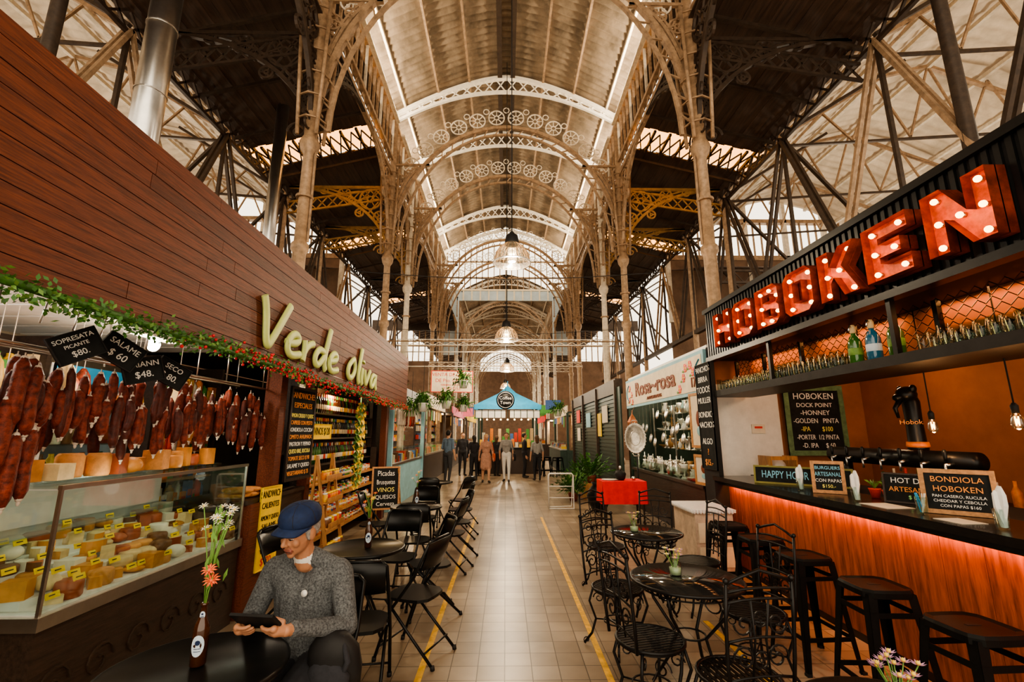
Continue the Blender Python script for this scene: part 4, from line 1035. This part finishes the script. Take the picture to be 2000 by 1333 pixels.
for i,(y,m) in enumerate(((3.86,greenb),(3.66,blueb),(3.44,greenb))):
    b=MB(); b.lathe([(.05,0),(.055,.01),(.055,.2),(.035,.25),(.02,.27),(.02,.29)],(bx+.1,y,2.271),m,18); b.lathe([(.022,.285),(.024,.3),(.024,.34),(.015,.36),(0,.365)],(bx+.1,y,2.271),che2,12)
    b.tube([(bx+.1,y,2.6),(bx+.06,y-.02,2.62),(bx+.04,y-.03,2.57)],.007,chrome,6); b.lathe([(.0555,.09),(.056,.091),(.056,.15),(.0555,.151)],(bx+.1,y,2.271),label if i==1 else leafl,16)
    b.obj('soda_siphon_bottle')
# bar counter
b=MB(); b.bx(2.8,3.4,.6,6.35,1.08,1.135,M('counter_black_top',(.012,.010,.009),.25,0,.3,5,coat=.15,spec=.35)); b.bx(3.05,3.12,.6,6.35,0,1.08,wooddk)
y=.6
while y<6.3: b.bx(2.985,3.05,y+.002,y+.298,.06,1.06,woodbar); y+=.3
b.bx(2.98,3.06,.6,6.3,0,.06,black); b.bx(2.8,3.4,6.3,6.36,0,1.08,blackm)
b.obj('bar_counter')
b=MB(); b.bx(2.925,2.945,.6,6.3,1.066,1.078,ledm); b.bx(2.895,2.915,.6,6.3,1.025,1.08,blackm); b.obj('led_strip'); area('led_light',(2.935,3.4,1.062),.025,5.6,40,(1,.30,.07),(0,radians(-24),0))  # black lip shaped lower to shield the stools from the strip's light
b=MB(); b.bx(5.2,5.25,0,6.65,0,2.75,terra); b.obj('wall_bar_back')
b=MB(); b.bx(3.0,5.25,6.6,6.68,0,2.75,terra); b.bx(3.0,3.95,6.59,6.6,1.1,2.4,white); b.box((3.62,6.585,1.76),(.19,.02,.13),paperw); b.box((3.62,6.573,1.78),(.11,.004,.03),redt); b.obj('wall_bar_end')
b=MB(); b.bx(3.0,5.25,0,6.65,2.77,2.8,terra); b.obj('ceiling_bar')
b=MB(); b.bx(4.5,5.15,.5,6.3,.0,.95,wooddk); b.bx(4.45,5.17,.5,6.3,.95,1.0,black)
for i in range(30):
    y=1+i*.17; hh=rd.uniform(.12,.3); b.lathe([(.035,0),(.038,.01),(.038,hh*.6),(.014,hh*.8),(.014,hh),(0,hh)],(4.8,y,1.0),rd.choice((greenb,brownb,PRODS[3],PRODS[0],PRODS[5],white)),10)
b.obj('back_bar_cabinet_with_bottles')
point('bar_room_light',(4.3,5.2,2.5),20,(1,.62,.32),.1); point('bar_room_light',(4.2,2.6,2.5),14,(1,.5,.22),.1)
board('beer_chalkboard',(4.42,6.52,1.88),.86,.98,(0,-1,0),[('HOBOKEN',1.3,chalk),('DOCK POINT',.9,chalk),('-HONNEY',1,chalk),('-GOLDEN   PINTA',1,chalk),('-IPA        $100',1,chalkye),('-PORTER  1/2 PINTA',1,chalk),('-D. IPA     $ 60',1,chalk)],M('frame_green_worn',(.12,.2,.1),.7,0,.4,12),fw=.07)
b=MB(); b.bx(2.9,2.96,6.36,6.83,.0,2.7,blackm); b.obj('black_menu_post')
pm=board('post_chalk_menu',(2.888,6.59,1.95),.46,1.5,(-1,0,0),[('PANCHOS',1,chalk),('BIRRA',1,chalk),('TODOS',1.1,chalk),('MULLER',1,chalk),('',.4,chalk),('BONDIO',1,chalk),('NACHOS',1,chalk),('',.6,chalk),('ALGO',1,chalk),('?',1,chalkor),('$15.-',1,chalkor)],blackm,fw=.01)
# tap rail and figurine tap
b=MB()
b.cyl((3.75,3.66,1.47),(3.75,5.3,1.47),.08,black,n=20)
for y in(3.85,5.1): b.cyl((3.75,y,1.13),(3.75,y,1.44),.05,black,n=14)
for i in range(7):
    y=3.8+i*.22; b.cyl((3.67,y,1.45),(3.6,y,1.44),.014,chrome,n=8); b.cyl((3.6,y,1.45),(3.6,y,1.36),.009,chrome,n=8); b.lathe([(.01,0),(.014,.03),(.016,.08),(.01,.095),(0,.097)],(3.61,y,1.47),black,10)
b.bx(3.4,4.0,3.0,5.4,1.06,1.13,blackm); b.bx(3.5,3.98,3.0,5.4,0,1.06,blackm); b.obj('beer_tap_rail')
b=MB(); y=4.3; x=3.85
b.lathe([(.075,0),(.08,.02),(.07,.08),(.065,.3),(.07,.45),(.055,.5),(.0,.52)],(x,y,1.54),black,16)
b.sph((x-.03,y,2.06),(.09,.08,.08),black,14); b.sph((x-.11,y,2.03),(.055,.04,.036),black,12); b.sph((x-.02,y+.07,2.11),(.036,.022,.04),black,10); b.sph((x-.02,y-.07,2.11),(.036,.022,.04),black,10)
b.tube([(x-.1,y,2.01),(x-.16,y,1.93),(x-.14,y,1.84)],[.027,.02,.012],black,8); b.lathe([(.082,.0),(.088,.01),(.082,.05)],(x,y,1.57),M('orange_band',(.8,.2,.03),.5),16)
tt=b.obj('figurine_beer_tap'); 
text(tt,'Hobok',0,0,0,.06,chalkor).matrix_local=frame((x-.065,y-.04,1.8),(-.75,-.65,0))
for (x,y,z) in((3.5,3.74,1.76),(3.4,3.02,1.78)):
    b=MB(); b.cyl((x,y,z+.1),(x,y,2.77),.005,blackm,n=6); b.lathe([(.02,.05),(.022,.1),(.01,.12),(.0,.12)],(x,y,z),blackm,12)
    b.lathe([(0,-.06),(.025,-.05),(.036,-.02),(.03,.02),(.018,.055)],(x,y,z),glassw,14); b.tube([(x-.012,y,z+.03),(x-.01,y,z-.03),(x,y,z+.01),(x+.01,y,z-.03),(x+.012,y,z+.03)],.004,bulbw,5); b.obj('edison_pendant_bulb')
    point('edison_light',(x,y,z-.09),6,(1,.5,.2),.03)
board('happy_hour_chalkboard',(3.25,5.15,1.235),.95,.2,(-.7,-.71,0),[('HAPPY HOUR !!  PINTA',1,chalkblue)],M('frame_olive',(.22,.2,.05),.6),fw=.02,lean=-.08)
board('table_chalkboard',(3.1,4.5,1.285),.27,.30,(-.6,-.8,0),[('BURGUERS',.7,chalkblue),('ARTESANAL',.9,chalkblue),('CON PAPAS',.7,chalk),('$150.-',.7,chalkye)],woodlt,fw=.03,lean=-.12)
board('table_chalkboard',(3.32,3.80,1.255),.42,.24,(-.8,-.6,0),[('HOT DOGS',1,chalk),('ARTESANALES',.9,chalkor),('$ 80.-',.7,chalkgr)],wooddk,fw=.015,lean=-.12)
board('table_chalkboard',(3.2,3.32,1.29),.40,.31,(-.72,-.7,0),[('BONDIOLA',1,chalkor),('HOBOKEN',1,chalkor),('PAN CASERO, RUCULA',.5,chalk),('CHEDDAR Y CEBOLLA',.5,chalk),('CON PAPAS $160',.5,chalk)],woodlt,fw=.03,lean=-.12)
def napkin(x,y,stick=False):
    b=MB(); b.lathe([(.026,0),(.03,.004),(.038,.12),(.035,.12),(.027,.014),(0,.012)],(x,y,1.136),glass,16)
    if stick:
        for i in range(9): b.tube([(x+.01*sin(i),y+.01*cos(i),1.15),(x+.028*sin(i*2.3),y+.028*cos(i*2.3),1.28)],.004,(woodlt,white,bluec)[i%3],4)
    else:
        b.lathe([(.012,0),(.03,.06),(.042,.13),(.036,.19),(.012,.24)],(x,y,1.15),cloth,8,Matrix.Rotation(.1,3,'X'),sm=False,sx=.5)
        b.lathe([(.01,0),(.025,.06),(.034,.12),(.02,.2),(.004,.215)],(x+.01,y-.012,1.15),cloth,7,Matrix.Rotation(-.15,3,'Y'),sm=False,sy=.5)
    b.obj('napkin_glass')
napkin(2.96,4.72); napkin(2.96,3.98); napkin(2.96,3.36,True); napkin(2.96,2.83)
b=MB(); b.bx(2.9,3.12,3.6,3.88,1.136,1.139,paperw); b.bx(2.88,3.05,3.0,3.2,1.136,1.139,paperw); b.obj('paper_placemat')
b=MB()
for i in range(12): b.lathe([(.024,0),(.028,.004),(.034,.11),(.031,.11),(.025,.01),(0,.01)],(3.2+.08*(i%3),2.45+.08*(i//3),1.175),glass,12)
b.bx(3.12,3.45,2.35,2.8,1.136,1.17,chrome); b.obj('glass_rack')
for y in(4.2,4.05):
    b=MB(); b.lathe([(.03,0),(.045,.07),(.05,.08),(.04,.08)],(3.3,y,1.136),PRODS[0],12)
    for i in range(14):
        a=i*2.4; b.add([(3.3,y,1.21),(3.3+.03*cos(a),y+.03*sin(a),1.27),(3.3+.07*cos(a),y+.07*sin(a),1.29),(3.3+.03*cos(a+.5),y+.03*sin(a+.5),1.25)],[(0,1,2,3)],leafl)
    b.obj('potted_succulent')
b=MB()
for i,(x,y,c) in enumerate(((3.2,5.7,white),(3.28,5.62,white),(3.2,5.55,PRODS[0]),(3.3,5.5,PRODS[2]),(3.22,5.44,PRODS[4]),(3.3,5.38,PRODS[1]))): b.lathe([(.03,0),(.035,.01),(.035,.1),(.012,.15),(.012,.18),(0,.18)],(x,y,1.136),c,12)
b.bx(3.15,3.38,5.35,5.8,1.1355,1.137,woodlt)
b.obj('condiment_bottles')
b=MB()
for s in(0,1): b.bx(3.5+s*.34,3.52+s*.34,6.15,6.45,1.135,1.4,woodlt)
b.bx(3.5,3.86,6.14,6.16,1.35,1.4,woodlt); b.bx(3.4,3.95,6.1,6.5,1.08,1.135,wooddk); b.bx(3.4,3.95,6.1,6.5,0,1.08,wooddk); b.sph((3.68,6.3,1.25),(.1,.1,.11),white,10); b.obj('wooden_crate')
b=MB(); b.bx(2.28,2.74,5.75,6.45,.0,.76,M('whitewashed_wood',(.52,.40,.30),.7,0,.3,8,.2)); b.bx(2.25,2.77,5.72,6.48,.76,.79,white)
for z in(.15,.42): b.bx(2.31,2.5,5.735,5.75,z,z+.22,cream); b.bx(2.53,2.71,5.735,5.75,z,z+.22,cream)
for i in range(20): b.sph((2.25,5.74+.036*i,.775),(.012,.022,.03),cloth,6)
for i in range(13): b.sph((2.27+.038*i,5.72,.775),(.022,.012,.03),cloth,6)
b.bx(2.25,2.77,5.71,6.48,.79,.796,cloth); b.obj('whitewashed_cabinet')

# ---------------------------------------------------------------- ANTIQUE SHOP
b=MB(); b.bx(3.05,3.1,6.9,11.5,2.3,2.98,signblue); b.bx(3.04,3.05,6.97,11.43,2.36,2.92,cream)
sg=b.obj('antique_shop_sign')
def onR(parent,s,y,z,size,mat,x=3.03,sx=1,off=0):
    t=text(parent,s,0,0,0,size,mat,off=off,ext=.006); t.matrix_local=frame((x,y,z),(-1,0,0))@Matrix.Diagonal((sx,1,1,1)); return t
onR(sg,'Rosa~rosa',9.35,2.67,.44,brownt,sx=1.35,off=.007); onR(sg,'ANTIGUEDADES',9.3,2.43,.09,brownt,sx=1.4); onR(sg,'17',7.3,2.5,.22,brownt,off=.004)
b=MB()
for (y,z) in((11.1,2.75),(10.95,2.6),(11.15,2.48),(7.6,2.78),(7.7,2.62),(7.4,2.8),(7.9,2.45),(10.9,2.43),(7.3,2.68)):
    for k in range(6): a=k*pi/3; b.sph((3.036,y+.05*cos(a),z+.05*sin(a)),(.004,.032,.032),(berry,peto,berry)[k%3],8)
    b.sph((3.034,y,z),(.005,.024,.024),pety,8); b.sph((3.036,y+.1,z-.05),(.004,.05,.02),leafl,8)
b.tube([(3.034,7.12+.1*cos(t*.5),2.64+.2*sin(t*.25)) for t in range(26)],.012,bluec,4)
b.tube([(3.034,11.25+.1*cos(t*.5),2.64+.2*sin(t*.25)) for t in range(26)],.012,bluec,4)
b.obj('floral_scrollwork',sg)
b=MB(); b.bx(5.3,5.4,6.9,11.6,0,3,M('shop_wall_cream',(.36,.26,.16),.8)); b.bx(3.1,5.3,6.86,6.9,0,3,blackm); b.bx(3.1,5.4,11.5,11.55,0,3,greensh); b.obj('wall_antique_shop')
b=MB(); b.bx(3.12,5.4,6.9,11.5,2.99,3.05,white); b.obj('ceiling_antique_shop')
b=MB(); b.bx(3.1,3.7,7.35,11.3,0,.85,wooddk); b.bx(3.06,3.72,7.3,11.35,.85,.9,wooddk); b.bx(3.1,3.11,7.35,11.3,.9,1.1,glass)
for z in(1.35,1.75,2.1): b.bx(3.65,3.95,7.35,11.3,z,z+.015,glass)
for y in(7.35,8.5,9.9,11.3): b.bx(3.63,3.66,y-.015,y+.015,.9,2.3,chrome)
b.obj('antique_display_counter')
crys=M('crystal_white',(.6,.58,.52),.15,0,.15,20,coat=.4)
b=MB()
def antique(b,x,y,z):
    t=rd.random(); m=rd.choice((silver,crys,silver,silver,white,irong,silver)); k=rd.uniform(.7,1.25)
    if t<.3: p=[(.05,0),(.055,.01),(.012,.03),(.012,.1),(.05,.14),(.055,.2),(.05,.21)]
    elif t<.55: p=[(.04,0),(.07,.04),(.08,.1),(.05,.17),(.035,.2),(.05,.24)]
    elif t<.75: p=[(.03,0),(.035,.01),(.09,.04),(.12,.06),(.118,.062),(.0,.03)]
    else: p=[(.05,0),(.015,.02),(.02,.12),(.015,.22),(.03,.24),(.03,.26),(.01,.27),(.01,.34),(0,.35)]
    b.lathe([(r*k,q*k) for r,q in p],(x,y,z),m,14)
    if .3<t<.45: b.tube([(x,y+.07*k,z+.06*k),(x,y+.14*k,z+.14*k),(x,y+.15*k,z+.19*k)],.01,m,6); b.tube([(x,y-.05*k,z+.2*k),(x,y-.12*k,z+.17*k),(x,y-.07*k,z+.07*k)],.007,m,6)
for z,xx in((.9,3.2),(.9,3.38),(.9,3.56),(1.365,3.8),(1.765,3.8),(2.115,3.8)):
    y=7.45
    while y<11.25: antique(b,xx+rd.uniform(-.04,.04),y,z); y+=rd.uniform(.12,.18)
for i in range(14):
    y=7.6+i*.27; z=rd.uniform(1.5,2.15); b.lathe([(0,0),(.05,.004),(.1,.016),(.098,.02),(0,.008)],(3.25,y,z),silver,16,Matrix.Rotation(-1.4,3,'Y')); b.cyl((3.25,y,z+.1),(3.25,y,2.98),.002,chrome,n=3)
b.obj('antique_silver_and_crystal')
point('antique_light',(3.9,9.6,2.8),60,(1,.80,.54),.15); point('antique_light',(3.35,8.0,2.8),22,(1,.80,.54),.1)
for (y,z,w,h,m) in((7.14,1.9,.5,.85,cream),(7.1,1.15,.5,.45,paperw)):
    o=board('framed_picture',(3.02,y,z),w,h,(-1,-.15,0),[],woodlt,back=m,fw=.04)
    q=MB(); q.sph((0,.02,.012),(w*.16,h*.16,.004),brownt,12); q.sph((.02,-h*.2,.012),(w*.2,h*.1,.004),signblue,12); q.obj('painted_motif',o)
b=MB(); b.bx(1.8,2.62,8.75,9.3,.8,.82,redcl)
for (xa,ya,xb,yb) in((1.8,8.75,2.62,8.75),(1.8,8.75,1.8,9.3),(2.62,8.75,2.62,9.3),(1.8,9.3,2.62,9.3)):
    N=16; vs=[]
    for i in range(N+1):
        t=i/N; x=xa+(xb-xa)*t; y=ya+(yb-ya)*t; o=.015*sin(i*1.9); nx,ny=(0,-1) if ya==yb==8.75 else ((0,1) if ya==yb else ((-1,0) if xa==1.8 else (1,0)))
        vs+=[(x,y,.82),(x+nx*(.02+o),y+ny*(.02+o),.42)]
    b.add(vs,[(2*i,2*i+1,2*i+3,2*i+2) for i in range(N)],redcl,True)
for x in(1.86,2.56):
    for y in(8.8,9.25): b.cyl((x,y,0),(x,y,.8),.018,wooddk,n=8)
b.obj('table_with_red_cloth')
b=MB(); b.lathe([(.06,0),(.09,.04),(.11,.12),(.08,.17),(.05,.18)],(2.2,9.0,.82),blackm,16); b.lathe([(.1,0),(.16,.012),(.16,.016),(0,.01)],(2.0,9.02,.82),white,20); b.lathe([(.03,0),(.04,.05),(.02,.06),(.02,.07)],(2.45,9.0,.82),silver,12); b.sph((2.2,9.0,1.04),(.03,.03,.05),silver,8); b.obj('antique_teapot_set')
b=MB(); c=V((2.62,9.35,1.60)); R=frame(c,(-.25,-1,0),-.1).to_3x3()
tray=M('tray_aged_silver',(.42,.39,.34),.42,1,.4,14,.2)
b.lathe([(0,0),(.14,0),(.165,.008),(.2,.025),(.21,.024),(.2,.016),(0,-.01)],c,tray,32,R,sy=1.45)
for i in range(28):
    a=2*pi*i/28; b.sph(c+R@V((.208*cos(a),.30*sin(a),.024)),.012,silver,6)
b.ring(c+R@V((0,0,.006)),R@V((1,0,0)),R@V((0,1.45,0)),.1,.003,silver,24)
for s in(-1,1): b.tube([c+R@V((-.07,s*.30,.03)),c+R@V((-.04,s*.35,.05)),c+R@V((.04,s*.35,.05)),c+R@V((.07,s*.30,.03))],.01,silver,6)
b.cyl((2.66,9.42,0),(2.66,9.42,1.6),.014,blackiron,n=8)
for i in range(3): a=i*2.1; b.tube([(2.66,9.42,.15),(2.66+.2*cos(a),9.42+.2*sin(a),0.01)],.01,blackiron,6)
b.obj('oval_silver_tray_on_stand')
b=MB(); cop=M('copper',(.5,.2,.1),.35,.8); b.lathe([(.08,0),(.1,.02),(.12,.2),(.06,.32),(.03,.36),(.01,.4)],(2.98,10.8,1.75),cop,8,sm=False); b.ring((2.98,10.8,2.18),(0,1,0),(0,0,1),.04,.006,cop,12); b.cyl((2.98,10.8,2.2),(3.05,10.8,2.32),.004,cop,n=4); b.obj('hanging_copper_lantern')
b=MB(); X=1.3; Y0=10.9
for dy in(0,.3):
    b.tube([(X-.3,Y0+dy*.3,.01),(X-.3,Y0+dy*.3,.74),(X-.27,Y0+dy*.3,.78),(X+.24,Y0+dy*.3,.78),(X+.27,Y0+dy*.3,.74),(X+.27,Y0+dy*.3+dy,.01),(X-.3,Y0+dy*.3+dy*.5,.01)],.014,white,6)
for z in(.25,.5): b.cyl((X-.3,Y0,z),(X+.27,Y0,z),.01,white,n=6)
b.obj('white_tube_rack')
b=MB(); b.lathe([(.1,0),(.15,.03),(.24,.2),(.26,.33),(.2,.48),(.12,.56),(.16,.62),(.14,.62),(.1,.56)],(2.08,10.6,0),black,24); b.ring((2.08,10.6,.45),(1,0,0),(0,1,0),.215,.008,irong,20); b.obj('large_black_urn')
def plant(name,x,y,z,n,L,m=leaf,pot=True,hang=False,sd=1):
    rr=random.Random(sd); b=MB()
    if pot: b.lathe([(.09,0),(.13,.16),(.14,.2),(.12,.2),(.0,.17)],(x,y,z),brownt if not hang else white,14)
    c=V((x,y,z+.18))
    for i in range(n):
        a=rr.uniform(0,6.28); e=rr.uniform(-.5 if hang else .1,1.2); d=V((cos(a)*cos(e),sin(a)*cos(e),sin(e)))*rr.uniform(.4,1)*L
        q=V((-sin(a),cos(a),0))*.018; mid=c+d*.6+V((0,0,.05)); tip=c+d-V((0,0,.1*L+(.25*L if hang else 0)))
        b.add([c,mid+q,tip,mid-q],[(0,1,2,3)],m if rr.random()<.7 else leafl)
        for t in(.4,.6,.8): 
            p=c+d*t+V((0,0,.04)); b.add([p,p+q*2.5+V((0,0,.04)),p+d*.15,p-q*2.5],[(0,1,2,3)],m)
    if hang:
        b.cyl((x,y,z+.2),(x,y,z+1.1),.006,blackm,n=4)
    return b.obj(name)
plant('potted_plant',1.75,12.2,0,90,.8,sd=3); plant('potted_plant',2.3,12.6,.4,100,.75,sd=4); plant('potted_plant',2.2,13.4,0,70,1.0,sd=5)
b=MB(); b.bx(2.0,2.6,12.35,12.9,0,.4,woodlt); b.obj('wooden_plinth')

# ---------------------------------------------------------------- FAR STALLS
board('meat_price_sign',(-1.48,12.6,3.1),1.15,.6,(.1,-1,0),[('VENTA DE CARNE',1,redt),('DE Pto. CERDO',1,redt),('TERNERA Y LECHON',.5,redt),('P.TO 7153',.8,redt)],redt,back=cream,fw=.02)
b=MB(); b.cyl((-1.95,12.62,3.38),(-1.95,12.62,4.4),.006,blackm,n=4); b.cyl((-1.0,12.62,3.38),(-1.0,12.62,4.4),.006,blackm,n=4); b.obj('sign_hanger')
b=MB(); b.cyl((.0,12,2.55),(.0,12.05,2.55),.24,blackm,n=32); b.ring((0,11.995,2.55),(1,0,0),(0,0,1),.2,.007,chalk,32); b.cyl((0,12.02,2.79),(0,12.02,4.2),.006,blackm,n=4)
ro=b.obj('round_hanging_sign')
for s_,dz,sz in(('Coffee',.05,.12),('Town',-.07,.12)): text(ro,s_,0,0,0,sz,chalk).matrix_local=frame((0,11.994,2.55+dz),(0,-1,0))
for i,(x,y,z) in enumerate(((-1.95,10.9,2.2),(-1.5,11.6,2.3),(-2.3,11.3,2.1),(-1.2,13.2,2.3),(-2.5,10.4,2.45),(1.6,14.0,2.2),(-1.1,11.9,2.85))): plant('hanging_plant',x,y,z,70,.38,pot=True,hang=True,sd=20+i,m=leaf)
b=MB(); b.cyl((-3.4,11.2,3.32),(-1.0,11.2,3.32),.015,ironw,n=6); b.cyl((-3.4,12.4,3.9),(1.6,12.4,3.9),.015,ironw,n=6); b.obj('hanging_rail')
def booth(name,x0,x1,y0,y1,h,fm,cm,seed,sgn):
    rr=random.Random(seed); b=MB(); xf=x1 if sgn>0 else x0; xb=x0 if sgn>0 else x1
    b.bx(x0,x1,y0,y1,h,h+.06,cm); b.bx(xf-.03,xf+.03,y0,y1,h-.1,h+.35,fm)
    for y in(y0,y1): b.bx(xf-.05,xf+.05,y-.05,y+.05,0,h,cm)
    b.bx(xb-.03,xb+.03,y0,y1,0,h,wooddk); b.bx(xf-.35,xf,y0,y1,0,.95,cm); b.bx(xf-.38,xf+.03,y0,y1,.95,1.0,chrome)
    b.bx(xf-.3,xf-.02,y0,y1,1.0,1.35,glass)
    y=y0+.1
    while y<y1-.1:
        b.bx(xf-.28,xf-.06,y,y+.14,1.0,1.0+rr.uniform(.06,.25),rr.choice(PRODS)); y+=.17
    for z in(1.4,1.8,2.15):
        y=y0+.1
        b.bx(xb-.03,xb+sgn*.3,y0,y1,z-.02,z,cm)
        while y<y1-.1: b.bx(xb+sgn*.05,xb+sgn*.2,y,y+rr.uniform(.07,.15),z,z+rr.uniform(.12,.28),rr.choice(PRODS)); y+=.16
    b.bx(xb,xf,y0-.02,y0+.02,0,.95,cm)
    for k in range(8):
        yk=y0+.4+k*(y1-y0-.8)/7; zz=rr.uniform(.25,.5); b.bx(xf-.12,xf-.1,yk-.14,yk+.14,h-.15-zz,h-.15,rr.choice(PRODS))
    return b.obj(name)
booth('butcher_stall',-4.6,-2.6,10.6,14.6,2.5,wooddk,signblue,1,1)
booth('market_stall',-4.6,-2.7,15.4,20.5,2.7,cream,wooddk,2,1)
booth('market_stall',-4.6,-2.7,23.5,29.9,2.7,pink,wooddk,3,1)
booth('market_stall',2.8,4.8,20.8,26,2.6,cream,greensh,4,-1)
booth('market_stall',2.8,4.8,32,40,2.6,redcl,wooddk,5,-1)
booth('market_stall',-4.6,-2.7,32,42,2.7,tagy,wooddk,6,1)
for i,(x,y) in enumerate(((-3.2,12.6),(-3.4,17.8),(3.6,23),(-3.5,26),(3.6,36),(-3.5,36))): point('stall_light',(x,y,2.35),75,(1,.68,.38),.1)
b=MB()
for i in range(9): salami(b,(-2.55,11.0+i*.22,2.3),.4,.045,rd.choice((salm,PRODS[0],saltip)))
b.cyl((-2.55,10.7,2.33),(-2.55,13.2,2.33),.01,chrome,n=6); b.obj('hanging_sausages')
b=MB(); b.bx(3.0,3.1,12.2,20.0,0,2.75,greensh); b.bx(2.95,3.15,12.2,20.0,2.75,3.15,irond); b.bx(2.96,3.0,11.8,12.2,0,2.9,greensh)
for z in np.arange(.1,2.7,.11): b.bx(2.975,3.0,12.3,19.9,z,z+.05,greensh)
for y in(12.2,14.8,17.4,20): b.bx(2.9,3.0,y-.06,y+.06,0,3.1,irond)
b.obj('green_shuttered_stall')
b=MB()
for i,(y,z,w,h,m) in enumerate(((13.3,2.0,.7,.5,paperw),(14.2,1.6,.5,.7,tagy),(16,1.9,.8,.5,signblue),(18.2,2.1,.8,.5,redt),(18.2,1.4,.7,.5,paperw))): b.bx(2.94,2.96,y,y+w,z,z+h,m)
b.obj('wall_posters')
# kiosk with blue peaked canopy
b=MB(); kx,ky=.1,21.4; q=1.45
b.add([(kx-q,ky-q,2.9),(kx+q,ky-q,2.9),(kx+q,ky+q,2.9),(kx-q,ky+q,2.9),(kx-.4,ky-.4,3.5),(kx+.4,ky-.4,3.5),(kx+.4,ky+.4,3.5),(kx-.4,ky+.4,3.5),(kx,ky,3.9)],[(0,1,5,4),(1,2,6,5),(2,3,7,6),(3,0,4,7),(4,5,8),(5,6,8),(6,7,8),(7,4,8)],bluec)
b.bx(kx-q,kx+q,ky-q-.02,ky-q,2.72,2.92,bluec); b.bx(kx-q-.02,kx-q,ky-q,ky+q,2.72,2.92,bluec); b.bx(kx+q,kx+q+.02,ky-q,ky+q,2.72,2.92,bluec)
for xa,xb_ in((-1.4,-.1),(.1,1.4)): b.bx(kx+xa,kx+xb_,ky-1.38,ky-1.34,2.35,2.68,white)
for i in range(11): b.bx(kx-1.4+i*.28-.012,kx-1.4+i*.28+.012,ky-1.4,ky-1.33,2.33,2.7,greensh)
b.bx(kx-1.9,kx-1.5,ky-1.6,ky-1.56,2.4,2.75,pink)
b.cyl((kx,ky,3.85),(kx,ky,4.1),.02,bluec,n=6)
for sx in(-1,1):
    for sy in(-1,1): b.bx(kx+sx*1.25-.05,kx+sx*1.25+.05,ky+sy*1.25-.05,ky+sy*1.25+.05,0,2.9,greensh)
b.bx(kx-1.3,kx+1.3,ky-1.35,ky-1.25,0,1.05,wooddk); b.bx(kx-1.4,kx+1.4,ky-1.5,ky-1.15,1.05,1.1,black)
b.bx(kx-1.3,kx-1.2,ky-1.3,ky+1.3,0,1.05,wooddk); b.bx(kx+1.2,kx+1.3,ky-1.3,ky+1.3,0,1.05,wooddk)
for i in range(14): b.bx(kx-1.2+i*.17,kx-1.08+i*.17,ky-1.35,ky-1.2,1.1,1.1+rd.uniform(.1,.4),rd.choice(PRODS))
for i in range(13): b.bx(kx-1.2+i*.19,kx-1.06+i*.19,ky+.6,ky+.7,1.3,1.3+rd.uniform(.2,.8),rd.choice(PRODS))
for i in range(9): b.sph((kx-1.2+i*.3,ky-1.25,2.28),.04,M('festoon_glow',(1,.8,.5),.4,emit=8,ec=(1,.7,.35)),6)
b.obj('coffee_kiosk'); point('kiosk_light',(kx,ky,2.5),80,(1,.66,.36),.1)
for x in(-1.2,-.9,1.4,1.7,2.1): mkobj('bar_stool',ST,None,place(x,19.0+.2*sin(x*5),0,x))
b=MB()
for i in range(10): 
    s=-1 if i%2 else 1; y=24+i*2.2; b.bx(s*2.5-.4,s*2.5+.4,y,y+.04,2.9,3.4,rd.choice(PRODS))
    for e in(-.3,.3): b.cyl((s*2.5+e,y+.02,3.4),(s*2.5+e,y+.02,4.6),.006,blackm,n=4)
b.obj('hanging_shop_signs')
b=MB()
for y,z in((9,5.0),(13.5,4.8),(18,4.6)): b.tube([(-3.3,y,z),(-1.6,y,z-.12),(0,y,z-.18),(1.6,y,z-.12),(3.3,y,z)],.008,blackm,4)
b.obj('overhead_cable')

# added fill lamps with boxes under them at the eaves, brightening the nave roof
for s in(-1,1):
    for (y0,y1) in((8,12.2),(12.8,14.9),(15.4,20.4),(20.9,23.2)):
        b=MB(); b.bx(s*3.2,s*3.3,y0,y1,10.86,10.92,ironw); b.obj('added_fill_box')
        area('roof_fill_light',(s*3.22,(y0+y1)/2,10.93),.08,(y1-y0)*.95,40*(y1-y0),(1,.86,.64),(0,radians(180)+s*radians(-38),0))
    for y in(6,13): point('outer_hall_fill',(s*11,y,6.5),480,(1,.86,.66),.3)  # added lamps kept out of view, brightening the outer hall roofs

# ---------------------------------------------------------------- light, world, camera
w=bpy.data.worlds.new('World'); scene.world=w; w.use_nodes=True
bg=w.node_tree.nodes['Background']; bg.inputs['Color'].default_value=(1,.86,.66,1); bg.inputs['Strength'].default_value=2.9
area('fill_behind_camera',(0,-2.6,6.5),9,5,120,(1,.82,.6),(radians(72),0,0))  # added fill lamp behind the camera, lighting the scene from the front
try: scene.view_settings.look='AgX - Medium High Contrast'
except Exception as e: print(e)
cam=bpy.data.cameras.new('camera'); cam.lens=16; cam.sensor_width=36; cam.clip_end=200; cam.clip_start=.05
co=bpy.data.objects.new('camera',cam); COL.objects.link(co)
co.location=(0,0,1.7); co.rotation_euler=(radians(90+11.45),0,radians(-.82))
scene.camera=co
